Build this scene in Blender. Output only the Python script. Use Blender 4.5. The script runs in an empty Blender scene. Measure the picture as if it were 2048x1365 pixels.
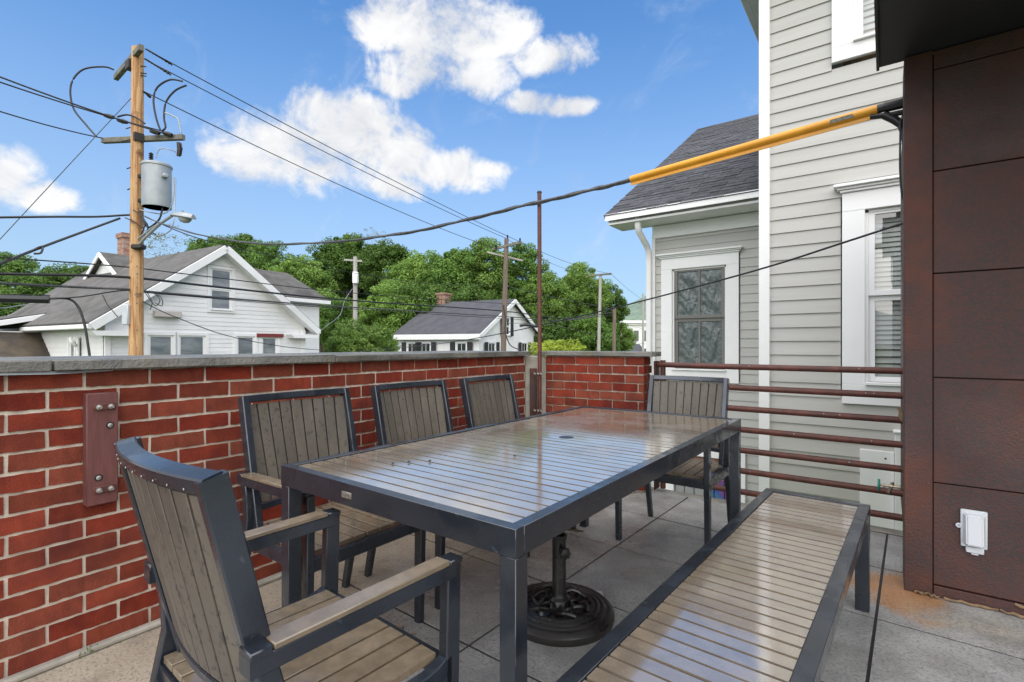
import bpy, bmesh, math, random
import numpy as np
from mathutils import Vector, Matrix, Euler
random.seed(7); np.random.seed(7)
R = math.radians
scn = bpy.context.scene
col = scn.collection

# ------------------------------------------------------------------ camera
F_PX, HOR, CAMH, YAW = 1007.0, 690.0, 1.12, R(36.57)
cd = bpy.data.cameras.new('camera'); cam = bpy.data.objects.new('camera', cd); col.objects.link(cam)
cam.location = (0, 0, CAMH); cam.rotation_euler = (R(90), 0, YAW)
cd.sensor_width = 36; cd.lens = F_PX / 2048 * 36; cd.shift_y = (HOR - 682.5) / 2048
cd.clip_start = 0.02; cd.clip_end = 4000
scn.camera = cam
sY, cY = math.sin(YAW), math.cos(YAW)
def ray(x, y):
    t = (x - 1024) / F_PX
    return Vector((-sY + t * cY, cY + t * sY, (HOR - y) / F_PX))
def pt(x, y, d):                       # a measured point of the place: bearing + surveyed distance
    return Vector((0, 0, CAMH)) + ray(x, y) * d
GROUND = -3.2

# ------------------------------------------------------------------ world, sun, exposure
SUN_EL, SUN_AZ = R(55), R(150)         # azimuth clockwise from +Y
EXPO = 0.93
w = bpy.data.worlds.new('World'); scn.world = w; w.use_nodes = True
nt = w.node_tree; N = nt.nodes; L = nt.links; N.clear()
def wn(t, **k):
    n = N.new(t)
    for a, b in k.items(): setattr(n, a, b)
    return n
def wmath(op, a, b=None, clamp=False):
    n = wn('ShaderNodeMath', operation=op, use_clamp=clamp)
    for i, v in enumerate((a, b)):
        if v is None: continue
        if isinstance(v, (int, float)): n.inputs[i].default_value = v
        else: L.new(v, n.inputs[i])
    return n.outputs[0]
def wvec(op, a, b):
    n = wn('ShaderNodeVectorMath', operation=op)
    for i, v in enumerate((a, b)):
        if isinstance(v, tuple): n.inputs[i].default_value = v
        else: L.new(v, n.inputs[i])
    return n
sky = wn('ShaderNodeTexSky', sky_type='NISHITA', sun_disc=False)
sky.sun_elevation = SUN_EL; sky.sun_rotation = SUN_AZ; sky.air_density = 1.0; sky.dust_density = 1.3; sky.ozone_density = 2.5; sky.altitude = 200
tc = wn('ShaderNodeTexCoord'); sep = wn('ShaderNodeSeparateXYZ'); L.new(tc.outputs['Generated'], sep.inputs[0])
az = wmath('ARCTAN2', sep.outputs[0], sep.outputs[1]); el = wmath('ARCSINE', sep.outputs[2])
comb = wn('ShaderNodeCombineXYZ'); L.new(az, comb.inputs[0]); L.new(el, comb.inputs[1])
def azel(x, y):
    r = ray(x, y); return math.atan2(r.x, r.y), math.atan2(r.z, math.hypot(r.x, r.y))
def wnoise(scale, detail, rough, src=None, dist=0.0):
    n = wn('ShaderNodeTexNoise'); n.inputs['Scale'].default_value = scale; n.inputs['Detail'].default_value = detail
    n.inputs['Roughness'].default_value = rough; n.inputs['Distortion'].default_value = dist
    L.new(src or tc.outputs['Generated'], n.inputs['Vector']); return n.outputs['Fac']
BLOBS = [(700,275,135,95),(600,300,140,75),(500,322,85,45),(805,310,75,65),(900,345,95,42),(800,375,60,28),(640,225,65,50),(725,230,70,45),
         (905,70,140,90),(800,45,85,75),(850,140,90,55),(1015,65,65,50),(965,145,60,50),(1100,112,75,42),(800,170,60,28),
         (1068,206,62,24),(1130,215,60,20),(5,350,75,66),(80,392,80,30)]
field = None
for (x, y, rx, ry) in BLOBS:
    a0, e0 = azel(x, y); a1, _ = azel(x + rx, y); _, e1 = azel(x, y - ry)
    q = wvec('SUBTRACT', comb.outputs[0], (a0, e0, 0)).outputs[0]
    q = wvec('MULTIPLY', q, (1 / (a1 - a0), 1 / (e1 - e0), 0)).outputs[0]
    d = wvec('DOT_PRODUCT', q, q).outputs['Value']
    d = wmath('SUBTRACT', 1.0, d)
    field = d if field is None else wmath('MAXIMUM', field, d)
field = wmath('MAXIMUM', field, -1.6)
# the rest of the sky: broken cumulus all around and overhead
dv = wmath('SUBTRACT', az, -YAW); dv = wmath('ABSOLUTE', dv)
offview = wmath('MAXIMUM', wmath('MULTIPLY', wmath('SUBTRACT', dv, 0.95), 5.0), wmath('MULTIPLY', wmath('SUBTRACT', el, 0.78), 5.0), True)
gen = wmath('SUBTRACT', wmath('MULTIPLY', wnoise(1.9, 3, 0.5), 7.0), 3.0)
gen = wmath('MULTIPLY', wmath('ADD', gen, 3.0), offview); gen = wmath('SUBTRACT', gen, 3.0)
field = wmath('MAXIMUM', field, gen)
det = wmath('SUBTRACT', wnoise(9, 10, 0.60, None, 0.5), 0.5)
det2 = wmath('SUBTRACT', wnoise(26, 8, 0.65, None, 0.3), 0.5)
fld = wmath('ADD', wmath('ADD', field, 0.22), wmath('ADD', wmath('MULTIPLY', det, 3.9), wmath('MULTIPLY', det2, 2.5)))
mr = wn('ShaderNodeMapRange', interpolation_type='SMOOTHSTEP'); L.new(fld, mr.inputs[0])
mr.inputs[1].default_value = -0.35; mr.inputs[2].default_value = 1.15
# thin high wisps
mpw = wn('ShaderNodeMapping'); mpw.inputs['Rotation'].default_value = (0.3, 0.2, 0.6); mpw.inputs['Scale'].default_value = (2.2, 7.0, 5.0); L.new(tc.outputs['Generated'], mpw.inputs[0])
wisp = wnoise(1.5, 8, 0.66, mpw.outputs[0], 0.6)
mw = wn('ShaderNodeMapRange', interpolation_type='SMOOTHSTEP'); L.new(wisp, mw.inputs[0])
mw.inputs[1].default_value = 0.55; mw.inputs[2].default_value = 0.85; mw.inputs[4].default_value = 0.30
alpha = wmath('MAXIMUM', mr.outputs[0], mw.outputs[0])
# cloud body tone: thick parts a little greyer
mt = wn('ShaderNodeMapRange'); L.new(wmath('ADD', wmath('MULTIPLY', det, 1.6), wnoise(4.0, 6, 0.55)), mt.inputs[0])
mt.inputs[1].default_value = 0.20; mt.inputs[2].default_value = 0.72
cm = wn('ShaderNodeMix', data_type='RGBA'); L.new(mt.outputs[0], cm.inputs[0])
CB = 5.3
cm.inputs[6].default_value = (CB * .68, CB * .71, CB * .77, 1); cm.inputs[7].default_value = (CB * 1.02, CB * 1.02, CB * 1.02, 1)
tint = wn('ShaderNodeMix', data_type='RGBA', blend_type='MULTIPLY'); tint.inputs[0].default_value = 1.0
L.new(sky.outputs[0], tint.inputs[6]); tint.inputs[7].default_value = (0.64, 1.03, 1.29, 1)
hz = wn('ShaderNodeMapRange', interpolation_type='SMOOTHSTEP'); L.new(el, hz.inputs[0]); hz.inputs[1].default_value = 0.62; hz.inputs[2].default_value = 0.0; hz.inputs[3].default_value = 0.0; hz.inputs[4].default_value = 0.72
hzm = wn('ShaderNodeMix', data_type='RGBA'); L.new(hz.outputs[0], hzm.inputs[0]); L.new(tint.outputs[2], hzm.inputs[6]); hzm.inputs[7].default_value = (2.6, 3.1, 3.75, 1)
smx = wn('ShaderNodeMix', data_type='RGBA'); L.new(alpha, smx.inputs[0]); L.new(hzm.outputs[2], smx.inputs[6]); L.new(cm.outputs[2], smx.inputs[7])
bg = wn('ShaderNodeBackground'); bg.inputs[1].default_value = 0.1; L.new(smx.outputs[2], bg.inputs[0])
wo = wn('ShaderNodeOutputWorld'); L.new(bg.outputs[0], wo.inputs[0])
sl = bpy.data.lights.new('sun', 'SUN'); so = bpy.data.objects.new('sun', sl); col.objects.link(so)
sl.energy = 2.7; sl.angle = R(115); sl.color = (1, 0.94, 0.87)
sdir = Vector((math.sin(SUN_AZ) * math.cos(SUN_EL), math.cos(SUN_AZ) * math.cos(SUN_EL), math.sin(SUN_EL)))
so.rotation_euler = sdir.to_track_quat('Z', 'Y').to_euler(); so.location = (0, 0, 30)
vs = scn.view_settings; scn.display_settings.display_device = 'sRGB'
vs.view_transform = 'Standard'; vs.look = 'None'; vs.gamma = 1; vs.exposure = EXPO; vs.use_curve_mapping = False
scn.render.engine = 'CYCLES'; scn.cycles.use_denoising = True; scn.cycles.max_bounces = 6
scn.cycles.caustics_reflective = False; scn.cycles.caustics_refractive = False

# ------------------------------------------------------------------ materials
def srgb(r, g, b):
    f = lambda v: (v / 255 / 12.92) if v <= 10 else ((v / 255 + .055) / 1.055) ** 2.4
    return (f(r), f(g), f(b))
MATS = {}
def M(name, c1, c2=None, ns=8, nd=6, rough=.6, rough2=None, rs=3, metal=0, bump=0, bs=60, bd=.003, rnd=0, st=(1, 1, 1), spec=.5,
      lo=.35, hi=.65, c3=None, s3=2.0, lo3=.5, hi3=.7, local=False, coat=0, trans=0, hue=0):
    m = bpy.data.materials.new(name); m.use_nodes = True; t = m.node_tree; n = t.nodes; l = t.links
    b = n['Principled BSDF']; b.inputs['Metallic'].default_value = metal; b.inputs['Specular IOR Level'].default_value = spec
    b.inputs['Coat Weight'].default_value = coat; b.inputs['Coat Roughness'].default_value = .09; b.inputs['Coat IOR'].default_value = 1.5 if coat < .9 else 3.0
    if local: src = n.new('ShaderNodeTexCoord').outputs['Object']
    else: src = n.new('ShaderNodeNewGeometry').outputs['Position']
    mp = n.new('ShaderNodeMapping'); mp.inputs['Scale'].default_value = st; l.new(src, mp.inputs[0])
    def noise(s, d=6, r=.6, raw=False):
        q = n.new('ShaderNodeTexNoise'); q.inputs['Scale'].default_value = s; q.inputs['Detail'].default_value = d; q.inputs['Roughness'].default_value = r
        l.new(src if raw else mp.outputs[0], q.inputs['Vector']); return q.outputs['Fac']
    def rng(x, a, c, o0=0, o1=1):
        q = n.new('ShaderNodeMapRange'); q.interpolation_type = 'SMOOTHSTEP'; l.new(x, q.inputs[0])
        for i, v in ((1, a), (2, c), (3, o0), (4, o1)): q.inputs[i].default_value = v
        return q.outputs[0]
    def mix(fac, a, c, bt='MIX'):
        q = n.new('ShaderNodeMix'); q.data_type = 'RGBA'; q.blend_type = bt
        if isinstance(fac, float): q.inputs[0].default_value = fac
        else: l.new(fac, q.inputs[0])
        for i, v in ((6, a), (7, c)):
            if isinstance(v, tuple): q.inputs[i].default_value = (*v, 1)
            else: l.new(v, q.inputs[i])
        return q.outputs[2]
    c = mix(rng(noise(ns, nd), lo, hi), c1, c2) if c2 else None
    if c3: c = mix(rng(noise(s3, 5, .6, True), lo3, hi3), c if c is not None else c1, c3)
    if rnd:
        oi = n.new('ShaderNodeObjectInfo'); hs = n.new('ShaderNodeHueSaturation')
        q = n.new('ShaderNodeMapRange'); l.new(oi.outputs['Random'], q.inputs[0]); q.inputs[3].default_value = 1 - rnd; q.inputs[4].default_value = 1 + rnd
        l.new(q.outputs[0], hs.inputs['Value'])
        if hue:
            wn_ = n.new('ShaderNodeTexWhiteNoise'); wn_.noise_dimensions = '1D'; l.new(oi.outputs['Random'], wn_.inputs['W'])
            q2 = n.new('ShaderNodeMapRange'); l.new(wn_.outputs['Value'], q2.inputs[0]); q2.inputs[3].default_value = .5 - hue; q2.inputs[4].default_value = .5 + hue; l.new(q2.outputs[0], hs.inputs['Hue'])
            q3 = n.new('ShaderNodeMapRange'); l.new(wn_.outputs['Value'], q3.inputs[0]); q3.inputs[3].default_value = 1.02; q3.inputs[4].default_value = .93; l.new(q3.outputs[0], hs.inputs['Saturation'])
        if c is None: hs.inputs['Color'].default_value = (*c1, 1)
        else: l.new(c, hs.inputs['Color'])
        c = hs.outputs[0]
    if c is None: b.inputs['Base Color'].default_value = (*c1, 1)
    else: l.new(c, b.inputs['Base Color'])
    if rough2 is not None: l.new(rng(noise(rs, 4, .55, True), .42, .58, rough, rough2), b.inputs['Roughness'])
    else: b.inputs['Roughness'].default_value = rough
    if bump:
        bn = n.new('ShaderNodeBump'); bn.inputs['Strength'].default_value = bump; bn.inputs['Distance'].default_value = bd
        l.new(noise(bs, 5, .65), bn.inputs['Height']); l.new(bn.outputs[0], b.inputs['Normal'])
    MATS[name] = m; return m
M('brick', (.255, .050, .025), (.175, .035, .021), ns=9, rough=.85, bump=1.0, bs=190, bd=.006, rnd=.20, hue=.005, spec=.12, c3=(.115, .026, .021), s3=2.4, lo3=.46, hi3=.72)
M('mortar', (.64, .56, .46), (.50, .43, .35), ns=14, rough=.9, bump=.8, bs=180, bd=.004, c3=(.34, .28, .22), s3=2.2, lo3=.6, hi3=.8)
M('coping', (.20, .19, .17), (.105, .105, .098), ns=6, rough=.25, rough2=.6, rs=4, bump=1.0, bs=60, bd=.009, rnd=.06, c3=(.15, .14, .085), s3=5, lo3=.52, hi3=.72)
M('concrete', (.36, .33, .28), (.26, .24, .20), ns=12, rough=.85, bump=.5, bs=120, bd=.003)
M('frame', (.020, .025, .034), (.030, .037, .050), ns=5, rough=.14, rough2=.34, rs=6, metal=.25, spec=.9, bump=.12, bs=260, bd=.001, c3=(.06, .07, .09), s3=34, lo3=.66, hi3=.74)
M('slat', (.205, .158, .108), (.155, .122, .086), ns=30, coat=.35, rough=.14, rough2=.5, rs=4, bump=.18, bs=90, bd=.0015, rnd=.10, st=(1, 1, 1))
M('slat_wet', (.26, .208, .15), (.20, .162, .122), ns=14, rough=.08, rough2=.36, rs=2.6, bump=.02, bs=18, bd=.002, rnd=.06, spec=.9, coat=1.0)
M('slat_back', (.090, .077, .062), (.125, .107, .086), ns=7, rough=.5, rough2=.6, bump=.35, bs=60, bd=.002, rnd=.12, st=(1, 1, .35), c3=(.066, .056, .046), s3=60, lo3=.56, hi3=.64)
M('corten', (.064, .026, .022), (.040, .026, .027), ns=95, nd=5, rough=.42, rough2=.7, rs=1.5, bump=.8, bs=130, bd=.003, c3=(.105, .030, .016), s3=2.3, lo3=.44, hi3=.74, lo=.4, hi=.6)
M('rust_pipe', (.125, .036, .023), (.075, .026, .02), ns=18, rough=.55, bump=.4, bs=150, bd=.001, c3=(.16, .05, .028), s3=6, lo3=.58, hi3=.75)
M('soffit', (.018, .019, .023), (.026, .027, .032), ns=2, rough=.55)
M('siding', (.475, .468, .44), (.445, .438, .412), ns=3, rough=.55, bump=.12, bs=40, bd=.002, rnd=.025, st=(.3, 1, 6))
M('white_trim', (.84, .84, .84), (.80, .80, .80), ns=2, rough=.45, bump=.05, bs=40)
M('white_siding', (.82, .82, .82), (.77, .77, .77), ns=1.2, rough=.5, rnd=.03, c3=(.55, .52, .45), s3=.8, lo3=.62, hi3=.85)
M('roof_dark', (.050, .050, .056), (.082, .082, .09), ns=14, rough=.85, bump=.4, bs=120, rnd=.28)
M('roof_grey', (.085, .08, .074), (.125, .118, .11), ns=3, rough=.85, bump=.6, bs=30, bd=.02, c3=(.06, .057, .05), s3=.7, rnd=.05)
M('roof_brown', (.10, .078, .052), (.05, .042, .034), ns=1.6, rough=.9, bump=.6, bs=30, bd=.02)
M('roof_slate', (.055, .055, .065), (.075, .075, .085), ns=1.5, rough=.8, bump=.3, bs=20, bd=.02)
M('glass_dark', (.02, .025, .028), rough=.04, spec=.8)
M('glass_grey', (.13, .15, .17), (.26, .28, .30), ns=1.1, rough=.06, spec=.8, st=(1, 1, 3))
M('blind', (.52, .52, .49), (.46, .46, .43), ns=4, rough=.4)
M('film', (.075, .10, .098), (.095, .118, .113), ns=2, rough=.2, bump=.7, bs=11, bd=.025, spec=.8)
M('window_frame', (.16, .155, .145), rough=.5)
M('shutter', (.02, .02, .024), rough=.5)
M('red_lintel', (.20, .03, .03), rough=.6)
M('pole_wood', (.60, .37, .18), (.36, .17, .065), ns=5, rough=.8, bump=.8, bs=20, bd=.012, st=(4, 4, .22), lo=.40, hi=.60, c3=(.20, .085, .04), s3=2.6, lo3=.56, hi3=.70)
M('pole_old', (.20, .15, .115), (.13, .10, .08), ns=5, rough=.9, st=(3, 3, .3))
M('pole_grey', (.42, .40, .37), (.33, .31, .29), ns=5, rough=.9, st=(3, 3, .3))
M('arm_wood', (.20, .19, .155), (.14, .13, .11), ns=5, rough=.85, bump=.3, bs=40)
M('galv', (.36, .39, .41), (.31, .34, .36), ns=3, rough=.4, metal=.25)
M('dark_metal', (.045, .04, .038), rough=.5, metal=.6)
M('cable', (.018, .018, .02), rough=.5)
M('cable_grey', (.09, .09, .095), (.05, .05, .055), ns=20, rough=.5)
M('yellow', (.78, .36, .025), (.70, .31, .02), ns=6, rough=.42)
M('label_silver', (.42, .40, .34), (.25, .22, .19), ns=90, rough=.4, metal=.4)
M('cast_iron', (.009, .009, .009), (.018, .016, .015), ns=9, rough=.22, rough2=.42, rs=9, bump=.4, bs=90, bd=.001, spec=.6)
M('plastic_black', (.012, .012, .014), rough=.35)
M('steel', (.38, .36, .34), rough=.5, metal=.8)
M('brass', (.42, .36, .28), (.32, .27, .21), ns=30, rough=.35, metal=.8)
M('green_plastic', (.0, .20, .14), rough=.4)
M('painted_wood', (.145, .05, .045), (.115, .04, .036), ns=14, rough=.6, bump=.4, bs=60, st=(4, 4, .6))
M('cover_grey', (.55, .58, .62), rough=.45)
M('debris', (.26, .17, .095), (.15, .10, .06), ns=20, rough=.9)
M('chim_brick', (.26, .10, .07), (.36, .27, .22), ns=5, rough=.9, st=(1, 1, 3))
M('lamp_glass', (.35, .36, .36), rough=.25)
M('paper', (.5, .47, .44), rough=.8)
M('asphalt', (.05, .05, .052), (.065, .065, .065), ns=3, rough=.9)
M('grass', (.06, .10, .03), (.09, .13, .04), ns=.4, rough=.95)
M('hill', (.15, .21, .165), (.20, .27, .20), ns=.06, rough=1, bump=1, bs=.12, bd=6)  # greens paled and greyed: distance haze put into the colour
M('bark', (.11, .085, .065), (.16, .13, .10), ns=3, rough=.9)
M('stained', (.05, .10, .32), (.22, .05, .16), ns=3, rough=.2, lo=.4, hi=.6, c3=(.04, .28, .25), s3=4)
M('block', (.20, .20, .20), (.30, .30, .30), ns=5, rough=.3)
M('dirt', (.055, .05, .02), (.12, .10, .05), ns=40, rough=1, bump=1, bs=90)

def leaf_mat(name, c1, c2):
    m = bpy.data.materials.new(name); m.use_nodes = True; t = m.node_tree; n = t.nodes; l = t.links
    b = n['Principled BSDF']; out = n['Material Output']
    g = n.new('ShaderNodeNewGeometry'); no = n.new('ShaderNodeTexNoise'); no.inputs['Scale'].default_value = .55; no.inputs['Detail'].default_value = 3
    l.new(g.outputs['Position'], no.inputs['Vector'])
    ad = n.new('ShaderNodeMath'); ad.operation = 'MULTIPLY_ADD'; l.new(g.outputs['Random Per Island'], ad.inputs[0]); ad.inputs[1].default_value = .5
    mr = n.new('ShaderNodeMapRange'); l.new(no.outputs['Fac'], mr.inputs[0]); mr.inputs[1].default_value = .3; mr.inputs[2].default_value = .7; mr.inputs[4].default_value = .5
    l.new(mr.outputs[0], ad.inputs[2])
    mx = n.new('ShaderNodeMix'); mx.data_type = 'RGBA'; l.new(ad.outputs[0], mx.inputs[0]); mx.inputs[6].default_value = (*c1, 1); mx.inputs[7].default_value = (*c2, 1)
    oi = n.new('ShaderNodeObjectInfo'); hs = n.new('ShaderNodeHueSaturation'); q = n.new('ShaderNodeMapRange'); l.new(oi.outputs['Random'], q.inputs[0])
    q.inputs[3].default_value = .85; q.inputs[4].default_value = 1.3; l.new(q.outputs[0], hs.inputs['Value']); l.new(mx.outputs[2], hs.inputs['Color'])
    l.new(hs.outputs[0], b.inputs['Base Color']); b.inputs['Roughness'].default_value = .55; b.inputs['Specular IOR Level'].default_value = .25
    tr = n.new('ShaderNodeBsdfTranslucent'); l.new(hs.outputs[0], tr.inputs[0])
    ms = n.new('ShaderNodeMixShader'); ms.inputs[0].default_value = .35; l.new(b.outputs[0], ms.inputs[1]); l.new(tr.outputs[0], ms.inputs[2]); l.new(ms.outputs[0], out.inputs[0])
    MATS[name] = m
leaf_mat('leaf_green', (.050, .108, .022), (.17, .285, .058))
leaf_mat('leaf_light', (.085, .165, .034), (.26, .39, .085))
leaf_mat('leaf_yellow', (.20, .27, .03), (.44, .52, .07))
leaf_mat('leaf_pale', (.14, .16, .07), (.30, .31, .17))

def paver_mat():
    m = M('paver', (.40, .396, .385), (.27, .268, .262), ns=5, rough=.16, rough2=.72, rs=1.9, bump=.7, bs=150, bd=.003, rnd=.08, lo=.3, hi=.7)
    t = m.node_tree; n = t.nodes; l = t.links; b = n['Principled BSDF']
    cin = b.inputs['Base Color'].links[0].from_socket
    g = n.new('ShaderNodeNewGeometry')
    sp = n.new('ShaderNodeSeparateXYZ'); l.new(g.outputs['Position'], sp.inputs[0])
    no = n.new('ShaderNodeTexNoise'); no.inputs['Scale'].default_value = 3.2; no.inputs['Detail'].default_value = 7; no.inputs['Roughness'].default_value = .65; l.new(g.outputs['Position'], no.inputs['Vector'])
    fine = n.new('ShaderNodeTexNoise'); fine.inputs['Scale'].default_value = 85; fine.inputs['Detail'].default_value = 5; fine.inputs['Roughness'].default_value = .7; l.new(g.outputs['Position'], fine.inputs['Vector'])
    def math_(op, a, c):
        q = n.new('ShaderNodeMath'); q.operation = op
        for i, v in enumerate((a, c)):
            if isinstance(v, (int, float)): q.inputs[i].default_value = v
            else: l.new(v, q.inputs[i])
        return q.outputs[0]
    def sm(x, a, c, o0=0, o1=1):
        q = n.new('ShaderNodeMapRange'); q.interpolation_type = 'SMOOTHSTEP'; l.new(x, q.inputs[0])
        for i, v in ((1, a), (2, c), (3, o0), (4, o1)): q.inputs[i].default_value = v
        return q.outputs[0]
    def mix(fac, a, c):
        q = n.new('ShaderNodeMix'); q.data_type = 'RGBA'; l.new(fac, q.inputs[0])
        for i, v in ((6, a), (7, c)):
            if isinstance(v, tuple): q.inputs[i].default_value = (*v, 1)
            else: l.new(v, q.inputs[i])
        return q.outputs[2]
    # sandy dirt washed along the brick wall
    k = math_('ADD', math_('MULTIPLY', no.outputs['Fac'], 1.2), math_('MULTIPLY', math_('ADD', sp.outputs[0], 2.35), -1.15))
    c = mix(sm(k, -.35, .35, 0, .85), cin, (.42, .345, .25))
    # rust bleeding from the foot of the steel wall
    dx = math_('SUBTRACT', sp.outputs[0], .04); dy = math_('SUBTRACT', sp.outputs[1], 2.86)
    rr = math_('ADD', math_('MULTIPLY', math_('MULTIPLY', dx, dx), 14.0), math_('MULTIPLY', math_('MULTIPLY', dy, dy), 9.0))
    k2 = math_('SUBTRACT', math_('ADD', math_('MULTIPLY', no.outputs['Fac'], 2.4), math_('MULTIPLY', fine.outputs['Fac'], .8)), math_('ADD', rr, .85))
    c = mix(sm(k2, -.05, .6, 0, .9), c, (.42, .19, .06))
    k3 = math_('SUBTRACT', math_('MULTIPLY', no.outputs['Fac'], 1.3), math_('MULTIPLY', math_('ABSOLUTE', math_('SUBTRACT', sp.outputs[1], 2.72), 0), 2.2))
    k3 = math_('MULTIPLY', k3, sm(sp.outputs[0], -.05, .1))
    c = mix(sm(k3, .25, .9, 0, .55), c, (.50, .43, .31))
    # speckle of the cast aggregate
    c = mix(sm(fine.outputs['Fac'], .47, .66, 0, .72), c, (.125, .124, .12))
    big = n.new('ShaderNodeTexNoise'); big.inputs['Scale'].default_value = 2.1; big.inputs['Detail'].default_value = 8; big.inputs['Roughness'].default_value = .7; l.new(g.outputs['Position'], big.inputs['Vector'])
    c = mix(sm(big.outputs['Fac'], .50, .70, 0, .55), c, (.12, .112, .10))
    l.new(c, b.inputs['Base Color'])
paver_mat()

# ------------------------------------------------------------------ mesh helpers
class MB:
    def __init__(s): s.bm = bmesh.new()
    def box(s, c, size, rot=None, ch=0.0):
        m = Matrix.Translation(Vector(c))
        if rot is not None: m = m @ (rot if isinstance(rot, Matrix) else Euler(rot).to_matrix().to_4x4())
        m = m @ Matrix.Diagonal((*size, 1))
        r = bmesh.ops.create_cube(s.bm, size=1, matrix=m)
        if ch:
            es = list({e for v in r['verts'] for e in v.link_edges})
            bmesh.ops.bevel(s.bm, geom=es, offset=ch, segments=1, affect='EDGES', profile=.5)
        return s
    def poly(s, pts, th=None):
        vs_ = [s.bm.verts.new(p) for p in pts]; f = s.bm.faces.new(vs_)
        if th is not None:
            r = bmesh.ops.extrude_face_region(s.bm, geom=[f])
            for v in r['geom']:
                if isinstance(v, bmesh.types.BMVert): v.co += Vector(th)
        return s
    def sweep(s, path, prof, side=None, cap=True, scale=None, closed=False):
        path = [Vector(p) for p in path]; rings = []; n = len(path)
        for i, p in enumerate(path):
            a = path[(i - 1) % n if closed else max(i - 1, 0)]; b = path[(i + 1) % n if closed else min(i + 1, n - 1)]
            T = (b - a).normalized()
            if side is not None: S = Vector(side[i] if isinstance(side, list) else side)
            else:
                up = Vector((0, 0, 1)) if abs(T.z) < .95 else Vector((0, 1, 0)); S = T.cross(up)
            S = (S - T * S.dot(T)).normalized(); Nn = S.cross(T)
            k = 1.0 if scale is None else scale[i]
            kx, ky = k if isinstance(k, tuple) else (k, k)
            rings.append([s.bm.verts.new(p + S * (u * kx) + Nn * (v * ky)) for u, v in prof])
        m = len(prof)
        for i in range(n if closed else n - 1):
            r0, r1 = rings[i], rings[(i + 1) % n]
            for j in range(m): s.bm.faces.new((r0[j], r0[(j + 1) % m], r1[(j + 1) % m], r1[j]))
        if cap and not closed:
            s.bm.faces.new(list(reversed(rings[0]))); s.bm.faces.new(rings[-1])
        return s
    def tube(s, path, r, n=8, cap=True, scale=None):
        return s.sweep(path, [(r * math.cos(2 * math.pi * k / n), r * math.sin(2 * math.pi * k / n)) for k in range(n)], None, cap, scale)
    def bar(s, path, w_, h, side, ch=.003, scale=None):
        a, b = w_ / 2, h / 2
        return s.sweep(path, [(-a + ch, -b), (a - ch, -b), (a, -b + ch), (a, b - ch), (a - ch, b), (-a + ch, b), (-a, b - ch), (-a, -b + ch)], side, True, scale)
    def lathe(s, prof, n=24, loc=(0, 0, 0), mat=None):
        rings = []; mat = mat or Matrix.Translation(Vector(loc))
        for r, z in prof:
            rings.append([s.bm.verts.new(mat @ Vector((r * math.cos(2 * math.pi * k / n), r * math.sin(2 * math.pi * k / n), z))) for k in range(n)])
        for i in range(len(rings) - 1):
            for j in range(n): s.bm.faces.new((rings[i][j], rings[i][(j + 1) % n], rings[i + 1][(j + 1) % n], rings[i + 1][j]))
        if prof[0][0] > 1e-5: s.bm.faces.new(list(reversed(rings[0])))
        if prof[-1][0] > 1e-5: s.bm.faces.new(rings[-1])
        return s
    def mesh(s, name, mat, smooth=True):
        bmesh.ops.remove_doubles(s.bm, verts=s.bm.verts, dist=1e-6)
        bmesh.ops.recalc_face_normals(s.bm, faces=s.bm.faces)
        me = bpy.data.meshes.new(name); s.bm.to_mesh(me); s.bm.free()
        me.materials.append(MATS[mat])
        if smooth:
            me.polygons.foreach_set('use_smooth', [True] * len(me.polygons)); me.set_sharp_from_angle(angle=R(38))
        return me
    def build(s, name, mat, parent=None, loc=None, rot=None, smooth=True):
        return put(name, s.mesh(name, mat, smooth), parent, loc, rot)
def put(name, me, parent=None, loc=None, rot=None, scale=None):
    o = bpy.data.objects.new(name, me); col.objects.link(o)
    if parent is not None: o.parent = parent
    if loc is not None: o.location = loc
    if rot is not None: o.rotation_euler = rot
    if scale is not None: o.scale = scale
    return o
def tag(o, label, cat, group=None, kind=None):
    o['label'] = label; o['category'] = cat
    if group: o['group'] = group
    if kind: o['kind'] = kind
    return o
def thing(name, label, cat, loc=(0, 0, 0), rz=0, group=None):
    o = bpy.data.objects.new(name, None); col.objects.link(o); o.location = loc; o.rotation_euler = (0, 0, rz); o.empty_display_size = .1
    return tag(o, label, cat, group)
def struct(o): o['kind'] = 'structure'; return o
def copy_tree(o, parent=None):
    c = o.copy(); col.objects.link(c); c.parent = parent
    for ch in o.children: copy_tree(ch, c)
    return c
def lerp(a, b, t): return a + (b - a) * t

# ================================================================== SETTING
g = MB(); g.poly([(-1500, -1500, GROUND), (1500, -1500, GROUND), (1500, 1500, GROUND), (-1500, 1500, GROUND)])
struct(g.build('ground', 'grass', smooth=False))
# street running past the poles and houses, with a kerb on either side
sd = Vector((-.35, .94, 0)).normalized(); sn = Vector((-sd.y, sd.x, 0)); s0 = Vector((-11.2, 3, GROUND))
g = MB(); q = [s0 - sd * 60 - sn * 3.2, s0 + sd * 160 - sn * 3.2, s0 + sd * 160 + sn * 3.2, s0 - sd * 60 + sn * 3.2]
g.poly([p + Vector((0, 0, .01)) for p in q]); struct(g.build('road', 'asphalt', smooth=False))
for k in (-1, 1):
    g = MB(); a = s0 + sn * (3.3 * k); g.bar([a - sd * 60 + Vector((0, 0, .06)), a + sd * 160 + Vector((0, 0, .06))], .16, .13, tuple(sn), ch=.01)
    struct(g.build('kerb', 'concrete'))
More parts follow.
